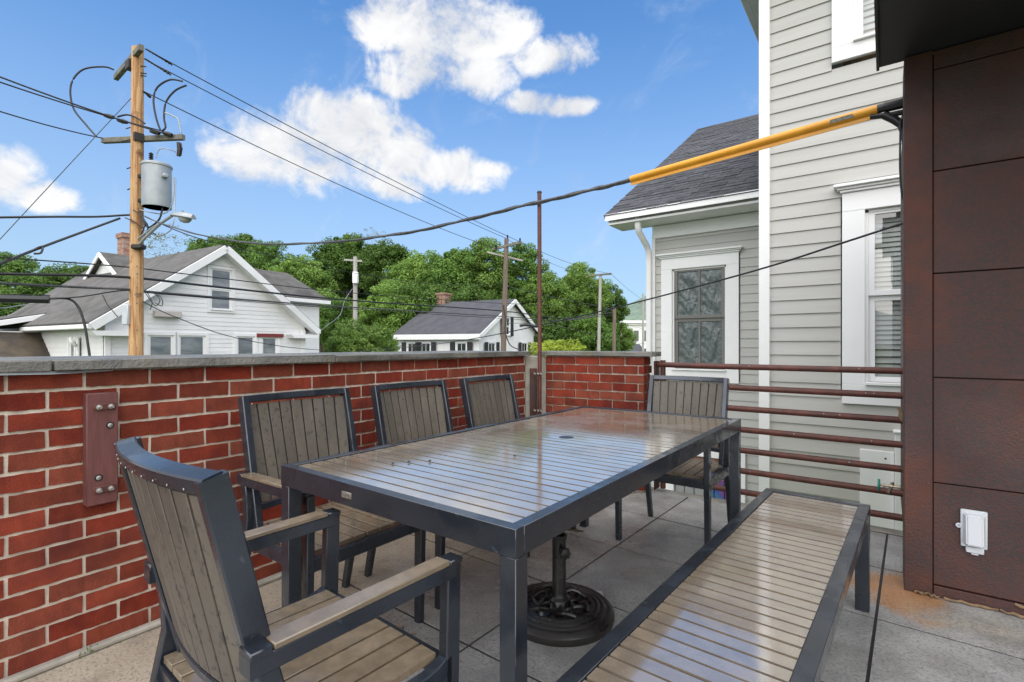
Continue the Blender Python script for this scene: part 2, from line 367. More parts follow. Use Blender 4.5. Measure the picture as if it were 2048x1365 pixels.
# far wooded hill
def hill():
    c0 = pt(1330, 690, 700); rx = ray(1330, 690); rx.z = 0; rx.normalize(); sx = Vector((rx.y, -rx.x, 0))
    bm = bmesh.new(); nx, ny = 90, 14; vv = []
    for j in range(ny + 1):
        row = []
        for i in range(nx + 1):
            u = (i / nx - .5) * 900; v = (j / ny) * 300
            h = 138 * math.exp(-((u - 110) / 240) ** 2) * math.sin(min(1, (j + .2) / ny * 1.1) * math.pi * .5)
            h += random.uniform(-1.3, 1.3)
            row.append(bm.verts.new(c0 + sx * u + rx * v + Vector((0, 0, h - CAMH + GROUND))))
        vv.append(row)
    for j in range(ny):
        for i in range(nx): bm.faces.new((vv[j][i], vv[j][i + 1], vv[j + 1][i + 1], vv[j + 1][i]))
    me = bpy.data.meshes.new('hill'); bm.to_mesh(me); bm.free(); me.materials.append(MATS['hill'])
    me.polygons.foreach_set('use_smooth', [True] * len(me.polygons))
    struct(put('hill', me))
hill()

# ------------------------------------------------------------------ terrace floor: slab + pavers
g = MB(); g.box((.35, 1.265, -.1035), (5.5, 4.95, .2)); slab = struct(g.build('terrace_floor', 'shutter', smooth=False))
PP = .587; pr = R(-2.0); P0 = Vector((-1.205, 2.585, 0))
cA, sA = math.cos(pr), math.sin(pr)
pm = []
for k in range(3): g = MB(); g.box((0, 0, 0), (PP - .011, PP - .012, .05)); pm.append(g.mesh('paver', 'paver', False))
def slice_paver(cx, cy, x0, x1, y0, y1):
    g = MB(); g.box(((x0 + x1) / 2 - cx, (y0 + y1) / 2 - cy, 0), (x1 - x0 - .008, y1 - y0 - .008, .05), ch=.003); return g.mesh('paver', 'paver', False)
for i in range(-2, 7):
    for j in range(-6, 2):
        lx, ly = (i + .5) * PP, (j + .5) * PP
        x = P0.x + cA * lx - sA * ly; y = P0.y + sA * lx + cA * ly
        if x < -2.45 or x > 3.0: continue
        z = -.025 + random.uniform(-.0012, .0012)
        me = pm[(i + j) % 3]
        put('paver', me, slab, (x, y, z), (random.uniform(-.002, .002), random.uniform(-.002, .002), pr + random.uniform(-.002, .002)))
g = MB(); g.box((.3, 3.815, -.06), (4.6, .16, .09), (0, 0, R(-.3)), ch=.008); struct(g.build('terrace_kerb', 'concrete'))

# ------------------------------------------------------------------ brick parapets
COURSE, BL, JT = .0677, .203, .0112
bvar = []
for k in range(6):
    g = MB(); g.box((0, 0, 0), (BL - JT, .09, COURSE - JT))
    bmesh.ops.subdivide_edges(g.bm, edges=[e for e in g.bm.edges if abs(e.verts[0].co.x - e.verts[1].co.x) > .1], cuts=9)
    for v in g.bm.verts: v.co += Vector((random.uniform(-.0015, .0015), random.uniform(-.0016, .0016), random.uniform(-.0016, .0016)))
    bvar.append(g.mesh('brick', 'brick', False))
hcache = {}
def part_brick(wd, dp=.09):
    k = (round(wd, 3), dp)
    if k not in hcache:
        g = MB(); g.box((0, 0, 0), (wd, dp, COURSE - JT), ch=.0022); hcache[k] = g.mesh('brick', 'brick', False)
    return hcache[k]
ZTOP = 1.029
def courses(root, x0, x1, phase, ncourse, stuff_before=None):
    """running-bond bricks on local y=0 face between x0..x1"""
    st = MB(); nst = 0
    for r in range(ncourse):
        zc = ZTOP - (r + .5) * COURSE
        x = phase - (BL / 2 if r % 2 else 0)
        k0 = math.floor((x0 - x) / BL) - 1
        x += k0 * BL
        while x < x1:
            a, b = max(x, x0), min(x + BL, x1)
            if b - a > .03:
                yy = random.uniform(-.0025, .0)
                if stuff_before is not None and b < stuff_before:
                    st.box(((a + b) / 2, .045 + yy, zc), (b - a - JT, .09, COURSE - JT)); nst += 1
                else:
                    me = bvar[random.randrange(6)] if b - a > BL - .001 else part_brick(b - a - JT)
                    put('brick', me, root, ((a + b) / 2, .045 + yy, zc + random.uniform(-.0012, .0012)), (random.uniform(-.006, .006), random.uniform(-.004, .004), random.uniform(-.004, .004)))
            x += BL
    if nst:
        o = st.build('brick_rows', 'brick', root, smooth=False); o['kind'] = 'stuff'
wA = R(90 + 1.03)
WA = thing('brick_parapet', 'long red brick parapet with grey stone coping behind the row of chairs', 'wall', (-2.325, 0, 0), wA)
courses(WA, -1.3, 3.40, .34, 15, stuff_before=.14)
g = MB(); g.box((1.05, .1545, .515), (4.7, .30, 1.028)); g.build('mortar', 'mortar', WA, smooth=False)
g = MB(); g.bar([(-1.3, -.012, .012), (3.4, -.012, .012)], .035, .024, (0, 1, 0), ch=.008); g.build('mortar_fillet', 'concrete', WA)
# bluestone coping in lengths
cx = -1.3
for ln in (1.75, 1.12, 1.05, .80):
    g = MB(); g.box((0, .34, 0), (ln - .006, .76, .038), ch=.004)
    for v in g.bm.verts: v.co += Vector((0, random.uniform(-.003, .003), random.uniform(-.0015, .0015)))
    g.build('coping_stone', 'coping', WA, (cx + ln / 2, 0, 1.048), smooth=False); cx += ln
g = MB(); g.poly([(.28, -.034, 1.026), (.62, -.028, 1.024), (.60, -.01, 1.020), (.45, -.045, 1.019), (.30, -.04, 1.022)], (0, 0, .002)); g.build('loose_flashing', 'galv', WA, smooth=False)
# end parapet / pier, turned a few degrees
wE = R(7.3); WE = thing('brick_pier', 'short brick pier with stone cap between corner post and rails', 'wall', (-2.28, 3.53, 0), wE)
courses(WE, 0, .833, .07 - BL, 15)
g = MB(); g.box((.4135, .1145, .515), (.807, .20, 1.028)); g.build('mortar', 'mortar', WE, smooth=False)
for r in range(15):      # the short return of the pier
    zc = ZTOP - (r + .5) * COURSE; ln = .09 if r % 2 == 0 else .125
    off = .095
    put('brick', part_brick(ln), WE, (.833 - .047, off + ln / 2 + .0, zc), (0, 0, R(90)))
g = MB(); g.box((.42, .11, 0), (.955, .29, .036), ch=.004); g.build('coping_stone', 'coping', WE, (0, 0, 1.049), smooth=False)
g = MB(); g.box((.66, -.02, .008), (.2, .05, .016), ch=.004); g.build('mortar_fillet', 'mortar', WE)

# corner post of concrete with a steel plate
cp = thing('corner_post', 'beige concrete corner strip with rust red steel plate between brick walls', 'post', (-2.375, 3.515, 0), R(45))
g = MB(); g.box((0, 0, .513), (.175, .135, 1.026), ch=.004); g.build('concrete_core', 'concrete', cp)
g = MB(); g.box((-.022, -.078, .46), (.058, .02, .93), ch=.002); g.build('steel_plate', 'corten', cp)
tp = thing('rusty_pole', 'tall thin rusty steel pole clamped in the wall corner', 'pole', (-2.255, 3.412, 0))
g = MB(); g.tube([(0, 0, 0), (.004, 0, 1.2), (0, 0, 2.355)], .0165, 12); g.build('shaft', 'rust_pipe', tp)
g = MB(); g.lathe([(.019, 2.35), (.02, 2.357), (.015, 2.366), (0, 2.368)], 12); g.build('cap', 'plastic_black', tp)
for zz in (.885, .588):
    c = MB(); c.lathe([(.021, -.012), (.024, -.008), (.024, .008), (.021, .012)], 12, (0, 0, zz)); k = c.build('clamp', 'rust_pipe', tp)
    for u in (-.032, .0, .03):
        b = MB(); b.lathe([(.011, -.02), (.011, .0), (.007, .006), (.006, .03), (0, .032)], 8, mat=Matrix.Translation((u * .8, -.022 + u * .25, zz)) @ Euler((R(90), 0, R(40))).to_matrix().to_4x4()); b.build('bolt', 'steel', k)

# painted mounting board bolted to the parapet
mb = thing('mounting_board', 'dark red painted board with bolts fixed to the brick parapet', 'board', (-2.334, .584, .742), R(91.03))
g = MB(); g.box((0, -.022, 0), (.094, .044, .405), ch=.003); g.build('board', 'painted_wood', mb)
for zz in (.152, -.148):
    g = MB(); g.box((.006, -.047, zz), (.066, .006, .024), ch=.002); s_ = g.build('strap', 'rust_pipe', mb)
    for u in (-.013, .022):
        g = MB(); g.lathe([(.0095, 0), (.0095, .007), (.006, .008), (.006, .013), (.0045, .014), (.004, .026), (0, .026)], 8, mat=Matrix.Translation((u, -.05, zz)) @ Euler((R(90), 0, 0)).to_matrix().to_4x4()); g.build('bolt', 'steel', s_)
for u, zz in ((.022, .082), (-.012, -.104)):
    g = MB(); g.lathe([(.0125, -.001), (.0125, .0012), (0, .0012)], 14, mat=Matrix.Translation((u, -.044, zz)) @ Euler((R(90), 0, 0)).to_matrix().to_4x4()); h = g.build('bolt_hole', 'plastic_black', mb)
    g = MB(); g.lathe([(.0085, 0), (.0085, .0025), (.006, .004), (0, .004)], 8, mat=Matrix.Translation((u, -.0455, zz)) @ Euler((R(90), 0, 0)).to_matrix().to_4x4()); g.build('bolt_head', 'steel', h)

# ------------------------------------------------------------------ railing
rl = thing('pipe_railing', 'rusty brown railing of horizontal pipes between brick pier and steel wall', 'railing', (0, 3.82, 0))
g = MB(); g.box((-1.425, -.015, .5), (.012, .10, .99), ch=.002); pl = g.build('end_plate', 'corten', rl)
g = MB(); g.tube([(-1.385, .01, .01), (-1.385, .01, 1.0)], .021, 12); g.build('end_post', 'rust_pipe', rl)
for zz in (.9626, .814, .667, .520, .374, .2285, .0818):
    g = MB(); ys = [0, random.uniform(-.002, .002), random.uniform(-.002, .002), 0]
    g.tube([(-1.42, 0, zz + .004), (-.8, ys[1], zz + .001), (-.1, ys[2], zz), (.9, 0, zz)], .0205, 14); p = g.build('rail_pipe', 'rust_pipe', rl)
    for k in range(2):
        xx = random.uniform(-1.2, .1); s_ = MB(); s_.lathe([(.004, 0), (.003, .002), (0, .0025)], 6, mat=Matrix.Translation((xx, -.0195, zz + .008)) @ Euler((R(80), 0, 0)).to_matrix().to_4x4()); s_.build('weld_spot', 'galv', p)

# ------------------------------------------------------------------ rusty steel clad building on the right
CX, CYY = .066, 2.927
ct = thing('steel_clad_building', 'dark rust brown steel panel wall under black overhang', 'building', (CX, CYY, 0))
g = MB(); g.box((1.55, .8, 1.23), (3.06, 1.56, 2.40)); g.build('core', 'corten', ct, smooth=False)
g = MB(); g.box((.052, .10, 1.215), (.100, .23, 2.43), ch=.002); tr = g.build('corner_trim', 'corten', ct, smooth=False)
for zz in (.17, .50, .86, 1.30, 1.95, 2.25):
    s_ = MB(); s_.lathe([(.0055, 0), (.004, .002), (0, .003)], 8, mat=Matrix.Translation((.086, -.015, zz)) @ Euler((R(90), 0, 0)).to_matrix().to_4x4()); s_.build('rivet', 'rust_pipe', tr)
zs = [.053, .507, .974, 1.437, 1.892, 2.345, 2.43]
for pcol in range(3):
    for k in range(6):
        h = zs[k + 1] - zs[k] - .005; x0 = .105 + pcol * .98
        g = MB(); g.box((x0 + .487, .003, zs[k] + .0025 + h / 2), (.974, .02, h), (random.uniform(-.002, .002), 0, random.uniform(-.001, .001)), ch=.002); g.build('cladding_panel', 'corten', ct, smooth=False)
g = MB(); g.box((1.58, -.001, .026), (2.95, .026, .048), ch=.002); g.build('base_trim', 'corten', ct, smooth=False)
ov = MB(); ov.box((1.5, -.80, 2.56), (3.19, 1.66, .25)); ov.build('overhang', 'soffit', ct, smooth=False)
ov = MB(); ov.bar([(-.095, -1.6, 2.50), (-.095, .03, 2.50)], .012, .16, (1, 0, 0), ch=.002); ov.build('overhang_edge', 'soffit', ct, smooth=False)

oc = thing('outlet_cover', 'grey plastic weatherproof outlet cover on the rusty steel wall', 'outlet', (.304, CYY - .008, .325))
g = MB(); g.box((0, -.006, .005), (.086, .012, .16), ch=.003); g.build('back_plate', 'cover_grey', oc)
g = MB()
A = [(-.036, -.012, .075), (.036, -.012, .075), (.038, -.012, -.062), (-.038, -.012, -.062)]; B = [(-.026, -.034, .066), (.026, -.034, .066), (.027, -.05, -.058), (-.027, -.05, -.058)]
va = [g.bm.verts.new(p) for p in A]; vb = [g.bm.verts.new(p) for p in B]; g.bm.faces.new(vb)
for k in range(4): g.bm.faces.new((va[k], va[(k + 1) % 4], vb[(k + 1) % 4], vb[k]))
bmesh.ops.bevel(g.bm, geom=[e for e in g.bm.edges if len(e.link_faces) == 2], offset=.005, segments=2, affect='EDGES')
g.build('hood', 'cover_grey', oc)
g = MB(); g.box((.002, -.012, -.082), (.058, .022, .026), ch=.003); g.box((.002, -.010, -.098), (.024, .016, .01), ch=.002); g.build('cord_flap', 'cover_grey', oc)
g = MB(); g.lathe([(.009, -.003), (.011, 0), (.009, .003), (.005, .003), (.004, 0), (.005, -.003), (.009, -.003)], 12, mat=Matrix.Translation((-.049, -.01, .012)) @ Euler((R(90), 0, 0)).to_matrix().to_4x4()); g.build('hasp', 'cover_grey', oc)

hb = thing('hose_tap', 'brass garden hose tap with green wheel handle beside the railing', 'tap', (CX - .002, 3.36, .365)); hb.scale = (.64, .64, .64)
RX = Euler((0, R(-90), 0)).to_matrix().to_4x4()
g = MB(); g.lathe([(.022, 0), (.022, .006), (.013, .008), (.013, .05), (.018, .052), (.018, .075), (.012, .078), (.012, .10), (.015, .101), (.015, .115), (.007, .118), (.007, .15), (0, .15)], 14, mat=RX); g.build('body', 'brass', hb)
g = MB(); g.lathe([(.012, 0), (.012, .03), (.016, .032), (.016, .052), (.010, .052), (.010, .04)], 12, mat=Matrix.Translation((-.06, 0, -.008)) @ Euler((R(180), R(25), 0)).to_matrix().to_4x4()); g.build('spout', 'brass', hb)
g = MB(); g.lathe([(.012, 0), (.012, .026), (.008, .03), (0, .03)], 10, mat=Matrix.Translation((-.055, 0, .008))); g.build('vacuum_breaker', 'brass', hb)
g = MB()
for k in range(5):
    a = 2 * math.pi * k / 5; g.tube([(-.145, 0, 0), (-.145, .04 * math.cos(a), .04 * math.sin(a))], .006, 6)
g.sweep([(-.145, .042 * math.cos(2 * math.pi * k / 20), .042 * math.sin(2 * math.pi * k / 20)) for k in range(20)], [(.009 * math.cos(2 * math.pi * k / 6), .009 * math.sin(2 * math.pi * k / 6)) for k in range(6)], (1, 0, 0), closed=True)
g.build('handle', 'green_plastic', hb)
def chip(path, wd, mat='debris'):
    g = MB(); g.bar(path, wd, .006, (0, .6, .3), ch=.001, scale=[(random.uniform(.4, 1.2), random.uniform(.6, 1.4)) for _ in path]); return g
for (x0, x1, lab) in ((.105, .19, 'pale torn strip of backing at the foot of rusty corner trim'), (.205, .38, 'long dark crumbled debris strip under the rusty steel wall'), (.385, .56, 'crumbled debris along the wall foot at the picture edge')):
    n = 9; o = chip([(lerp(x0, x1, k / n), CYY - .018 - random.uniform(0, .016), .006 + random.uniform(0, .008)) for k in range(n + 1)], .011).build('backing_strip', 'debris')
    tag(o, lab, 'debris', 'debris under the steel wall')
o = chip([(.43, CYY - .013, .048), (.445, CYY - .02, .044), (.47, CYY - .017, .040), (.50, CYY - .014, .036)], .014).build('wood_splinter', 'debris'); tag(o, 'orange brown splinter stuck on the base trim of steel wall', 'debris')
lf = MB(); lf.poly([(.01, 0, -.03), (-.006, .01, .0), (-.004, .004, .03), (-.014, .004, .05), (.0, -.004, .06), (.02, .0, .02)], (.0, .006, 0)); o = lf.build('dry_leaf', 'debris', None, (.066, 3.70, .70)); tag(o, 'dry brown leaf caught on the railing at the steel wall', 'leaf')

# ================================================================== FURNITURE
def chair_proto():
    c = thing('patio_chair', 'patio chair', 'chair', group='slatted patio chairs around the table')
    X = (1, 0, 0); tilt = math.atan(.232); SAG = .030
    def ysag(x): return -SAG * (1 - (x / .235) ** 2)
    for s in (-1, 1):
        g = MB(); g.bar([(s * .248, .222, 0), (s * .248, .230, .40), (s * .248, .236, .632)], .028, .040, X, scale=[(1, .8), (1, 1.05), (1, 1)]); g.build('leg', 'frame', c)
        g = MB(); g.bar([(s * .248, -.270, 0), (s * .248, -.218, .22), (s * .248, -.180, .37), (s * .248, -.160, .48), (s * .248, -.166, .56), (s * .248, -.180, .612)], .028, .036, X, scale=[(1, .8), (1, 1), (1, 1.1), (1, 1), (1, 1), (1, 1)]); g.build('leg', 'frame', c)
        g = MB(); g.bar([(s * .248, -.208, .614), (s * .248, .234, .620)], .040, .032, X, ch=.002); g.box((s * .248, -.190, .633), (.042, .036, .014), ch=.002); g.box((s * .248, .235, .638), (.042, .038, .012), ch=.002); a = g.build('armrest', 'frame', c)
        g = MB(); g.box((s * .248, .022, .6385), (.043, .384, .011), (R(.8), 0, 0), ch=.002); g.build('arm_slat', 'slat', a)
        g = MB(); g.bar([(s * .248, -.185, .395), (s * .248, -.16, .395), (s * .248, -.12, .395), (s * .248, .16, .395), (s * .248, .20, .395), (s * .248, .225, .395)], .028, .045, X, scale=[(1, 1.9), (1, 1.4), (1, 1), (1, 1), (1, 1.4), (1, 1.9)]); g.build('seat_rail', 'frame', c)
        g = MB(); g.bar([(s * .226, -.130, .41), (s * .226, -.248, .918)], .026, .044, X); g.build('back_post', 'frame', c)
    g = MB(); g.bar([(-.242, .226, .395), (.242, .226, .395)], .026, .045, (0, 1, 0)); g.build('front_rail', 'frame', c)
    g = MB(); g.bar([(-.242, -.175, .39), (.242, -.175, .39)], .026, .04, (0, 1, 0)); g.build('rear_rail', 'frame', c)
    g = MB(); g.box((0, .012, .397), (.03, .40, .03)); g.build('seat_brace', 'frame', c)
    n = 8; pit = .462 / n
    g = MB(); g.box((0, 0, 0), (pit - .007, .392, .016), ch=.001); sm_ = g.mesh('seat_slat', 'slat')
    for k in range(n): put('seat_slat', sm_, c, (-.231 + pit * (k + .5), .014, .424 + random.uniform(-.0006, .0006)))
    up = Vector((0, -math.sin(tilt), math.cos(tilt)))
    def base(z): return -.130 - (z - .41) * .232
    for nm, z, h, d in (('top_rail', .907, .028, .036), ('bottom_rail', .505, .026, .026)):
        g = MB(); m = 14; xs = [-.233 + .466 * k / m for k in range(m + 1)]
        g.bar([(x, base(z) + ysag(x), z) for x in xs], h, d, tuple(up), ch=.003); r_ = g.build(nm, 'frame', c)
        if nm == 'top_rail':
            for k in range(9):
                x = -.19 + .0475 * k; s_ = MB(); s_.lathe([(.0022, 0), (.0018, .001), (0, .0014)], 7, mat=Matrix.Translation((x, base(.897) + ysag(x) - .020, .897)) @ Euler((R(90), 0, 0)).to_matrix().to_4x4()); s_.build('screw', 'steel', r_)
    g = MB(); m = 12; xs = [-.214 + .428 * k / m for k in range(m + 1)]
    g.sweep([(x, base(.703) + ysag(x) - .002, .703) for x in xs], [(-.185, -.001), (.185, -.001), (.185, .001), (-.185, .001)], tuple(up)); g.build('gap_shade_sheet', 'plastic_black', c)  # added black sheet inside the back, standing in for shade in the slat gaps
    n = 9; pit = .428 / n; L_ = .375
    g = MB(); g.box((0, 0, 0), (pit - .0055, .016, L_), ch=.001); bs_ = g.mesh('back_slat', 'slat_back')
    for k in range(n):
        x = -.214 + pit * (k + .5); ang = math.atan(2 * SAG * x / .235 ** 2)
        put('back_slat', bs_, c, (x, base(.703) + ysag(x) - .002, .703), (tilt, 0, ang))
    return c
ch0 = chair_proto()
CH = [((-1.045, .605), -3.0, 'empty slatted armchair nearest the viewer with curved wooden back towards us'),
      ((-1.742, 1.168), -90, 'slatted armchair against the brick wall right behind the nearest armchair'),
      ((-1.745, 1.79), -91, 'slatted chair in the middle of the three along the brick wall'),
      ((-1.748, 2.432), -90, 'slatted chair by the wall corner, farthest of three along the brick wall'),
      ((-.985, 2.915), 180, 'slatted chair at the far table end in front of the pipe railing')]
for i, ((x, y), a, lab) in enumerate(CH):
    o = ch0 if i == 0 else copy_tree(ch0)
    o.location = (x, y, 0); o.rotation_euler = (0, 0, R(a)); o['label'] = lab

def slat_top(root, w_, l_, h, rim, ap, leg, slat_th, mat, hole=False, endw=None):
    """slatted table or bench top; local x = width, y = length, origin at centre on floor"""
    for s in (-1, 1):
        g = MB(); g.box((s * (w_ / 2 - rim / 2), 0, h - ap / 2), (rim, l_ - 2 * rim - .001, ap - .001), ch=.001); g.build('side_rail', 'frame', root)
        g = MB(); g.box((0, s * (l_ / 2 - rim / 2), h - ap / 2), (w_, rim, ap), ch=.0012); g.build('end_rail', 'frame', root)
        for t in (-1, 1):
            g = MB(); g.box((s * (w_ / 2 - leg / 2 - .001), t * (l_ / 2 - leg / 2 - .001), (h - ap) / 2), (leg, leg, h - ap - .0002), ch=.0014); g.build('leg', 'frame', root)
    il = l_ - 2 * rim; iw = w_ - 2 * rim; n = round(il / .05); p = il / n
    g = MB(); g.box((0, 0, 0), (iw - .004, p - .0085, slat_th)); me = g.mesh('slat', mat)
    for k in range(n):
        y = -il / 2 + p * (k + .5)
        put('slat', me, root, (0, y, h - .0045 - slat_th / 2 + random.uniform(-.0007, .0007)), (random.uniform(-.003, .003), 0, random.uniform(-.0006, .0006)))
    g = MB(); g.box((0, 0, h - .035), (.04, il - .01, .03)); g.build('centre_brace', 'frame', root)
TX0, TX1, TY0, TY1 = -1.525, -.603, .838, 2.785
tb = thing('dining_table', 'long wet slatted patio table with dark blue grey metal frame', 'table', ((TX0 + TX1) / 2, (TY0 + TY1) / 2, 0), R(-.4))
slat_top(tb, TX1 - TX0, TY1 - TY0, .74, .030, .062, .043, .016, 'slat_wet', hole=True)
g = MB(); g.lathe([(.030, .7350), (.030, .7370), (.0, .7370)], 24); g.build('umbrella_hole_disc', 'plastic_black', tb)  # flat black disc on the slats paints the dark of the umbrella hole
g = MB(); g.box((-.115, -(TY1 - TY0) / 2 - .001, .708), (.043, .003, .017), ch=.0008); npl = g.build('name_plate', 'label_silver', tb)
g = MB()
for k in range(9): g.box((-.131 + k * .004, -(TY1 - TY0) / 2 - .003, .708 + random.uniform(-.001, .001)), (.0022, .0012, random.choice((.004, .006, .008))), (0, random.uniform(-.4, .4), 0))
g.build('embossed_letters', 'steel', npl)
bn = thing('bench', 'long wet slatted bench with dark metal frame beside the table', 'bench', (-.298, 1.655, 0), R(-2.6))
slat_top(bn, .405, 1.96, .44, .038, .05, .05, .016, 'slat_wet')
for (x, y) in ((-1.27, 1.07), (-1.245, 1.115), (-1.20, 1.165), (-1.02, 1.39)):
    g = MB(); g.lathe([(0, 0), (.004, .001), (.005, .003), (.003, .005), (0, .006)], 8); o = g.build('fallen_bud', 'cast_iron', None, (x, y, .7375)); tag(o, 'tiny dark bud lying on the wet table top', 'bud', 'dark buds on the table')

# umbrella stand with woven cast pattern
ub = thing('umbrella_stand', 'black cast iron umbrella stand with woven round base under the table', 'umbrella stand', (-1.085, 1.79, 0))
g = MB(); g.lathe([(.222, 0), (.226, .012), (.225, .028), (.214, .040), (.20, .044), (.192, .043), (.186, .048), (.176, .050), (.170, .046), (.164, .052), (.154, .054), (.148, .049), (.142, .054), (.130, .056), (.122, .046), (.06, .05), (.045, .06), (0, .06)], 56); g.build('base', 'cast_iron', ub)
for k in range(12):
    a = 2 * math.pi * k / 12; sg = 1 if k % 2 else -1; path = []
    for t in range(9):
        u = t / 8; rr = .045 + .09 * u; aa = a + sg * (1.25 * u - .2); path.append((rr * math.cos(aa), rr * math.sin(aa), .056 + .012 * math.sin(u * math.pi * 2 + k)))
    g = MB(); g.tube(path, .0085, 7); g.build('woven_strand', 'cast_iron', ub)
g = MB(); g.lathe([(.05, .055), (.045, .075), (.032, .085), (.0285, .10), (.0285, .318), (.032, .32), (.033, .334), (.028, .336), (.024, .334), (.024, .2), (0, .2)], 24); g.build('tube', 'cast_iron', ub)
rm = Matrix.Translation((.022, -.016, .278)) @ Euler((R(90), 0, R(55))).to_matrix().to_4x4()
g = MB(); g.lathe([(.008, 0), (.008, .02), (.017, .022), (.021, .028), (.02, .038), (.012, .042), (0, .042)], 16, mat=rm)
for k in range(8): g.lathe([(.006, .022), (.0065, .03), (.005, .04), (0, .041)], 7, mat=rm @ Matrix.Translation((.018 * math.cos(k * math.pi / 4), .018 * math.sin(k * math.pi / 4), 0)))
g.build('knob', 'plastic_black', ub)
g = MB(); g.poly([(0, 0, 0), (.10, -.02, 0), (.13, .02, 0), (.09, .07, .002), (.01, .05, 0)], (0, 0, .0012)); o = g.build('paper_scrap', 'paper', None, (-1.12, 2.0, .003)); tag(o, 'torn pale paper scrap on the floor behind umbrella stand', 'paper')
g = MB(); g.tube([(0, 0, 0), (.03, .012, .002), (.05, -.01, 0), (.02, -.03, .001), (.08, -.02, .001), (.1, .01, 0)], .003, 5); o = g.build('twig', 'debris', None, (-1.56, 1.33, .004)); tag(o, 'little curled brown twig on the floor under the table', 'twig')
g = MB(); g.bar([(0, 0, 0), (.09, .03, 0), (.17, .05, .001)], .02, .003, (0, 1, 0), ch=.0008); o = g.build('debris_strip', 'dirt', None, (-1.62, 2.62, .004)); tag(o, 'dark wet strip of debris on the floor near the wall', 'debris')

# ================================================================== BEIGE NEIGHBOUR HOUSE
EXPB = .127
bh = thing('beige_house', 'pale grey clapboard house with white window casings behind the railing', 'house', (0, 5.3, GROUND))
def bz(z): return z - GROUND
def board_mesh(length, e, mat, th=.021):
    g = MB(); p = [(-th, 0), (-.007, e + .014), (0, e + .014), (0, 0)]
    a = [g.bm.verts.new((-length / 2, y, z)) for y, z in p]; b = [g.bm.verts.new((length / 2, y, z)) for y, z in p]
    for k in range(4): g.bm.faces.new((a[k], a[(k + 1) % 4], b[(k + 1) % 4], b[k]))
    g.bm.faces.new(a); g.bm.faces.new(list(reversed(b)))
    return g.mesh('siding_board', mat, False)
bcache = {}
def boards(root, segs_at, z0, z1, e, y, mat, name='siding_board', parent=None, rot=None):
    z = z0
    while z < z1:
        for (a, b) in segs_at(z + e / 2):
            if b - a < .02: continue
            k = (round(b - a, 2), e, mat)
            if k not in bcache: bcache[k] = board_mesh(b - a, e, mat)
            put(name, bcache[k], root, ((a + b) / 2, y, z))
        z += e
def segs(x0, x1, holes):
    def f(z):
        out = [(x0, x1)]
        for (a, b, lo, hi) in holes:
            if lo < z < hi:
                o2 = []
                for (p, q) in out:
                    if a > p: o2.append((p, min(a, q)))
                    if b < q: o2.append((max(b, p), q))
                out = [s for s in o2 if s[1] > s[0]]
        return out
    return f
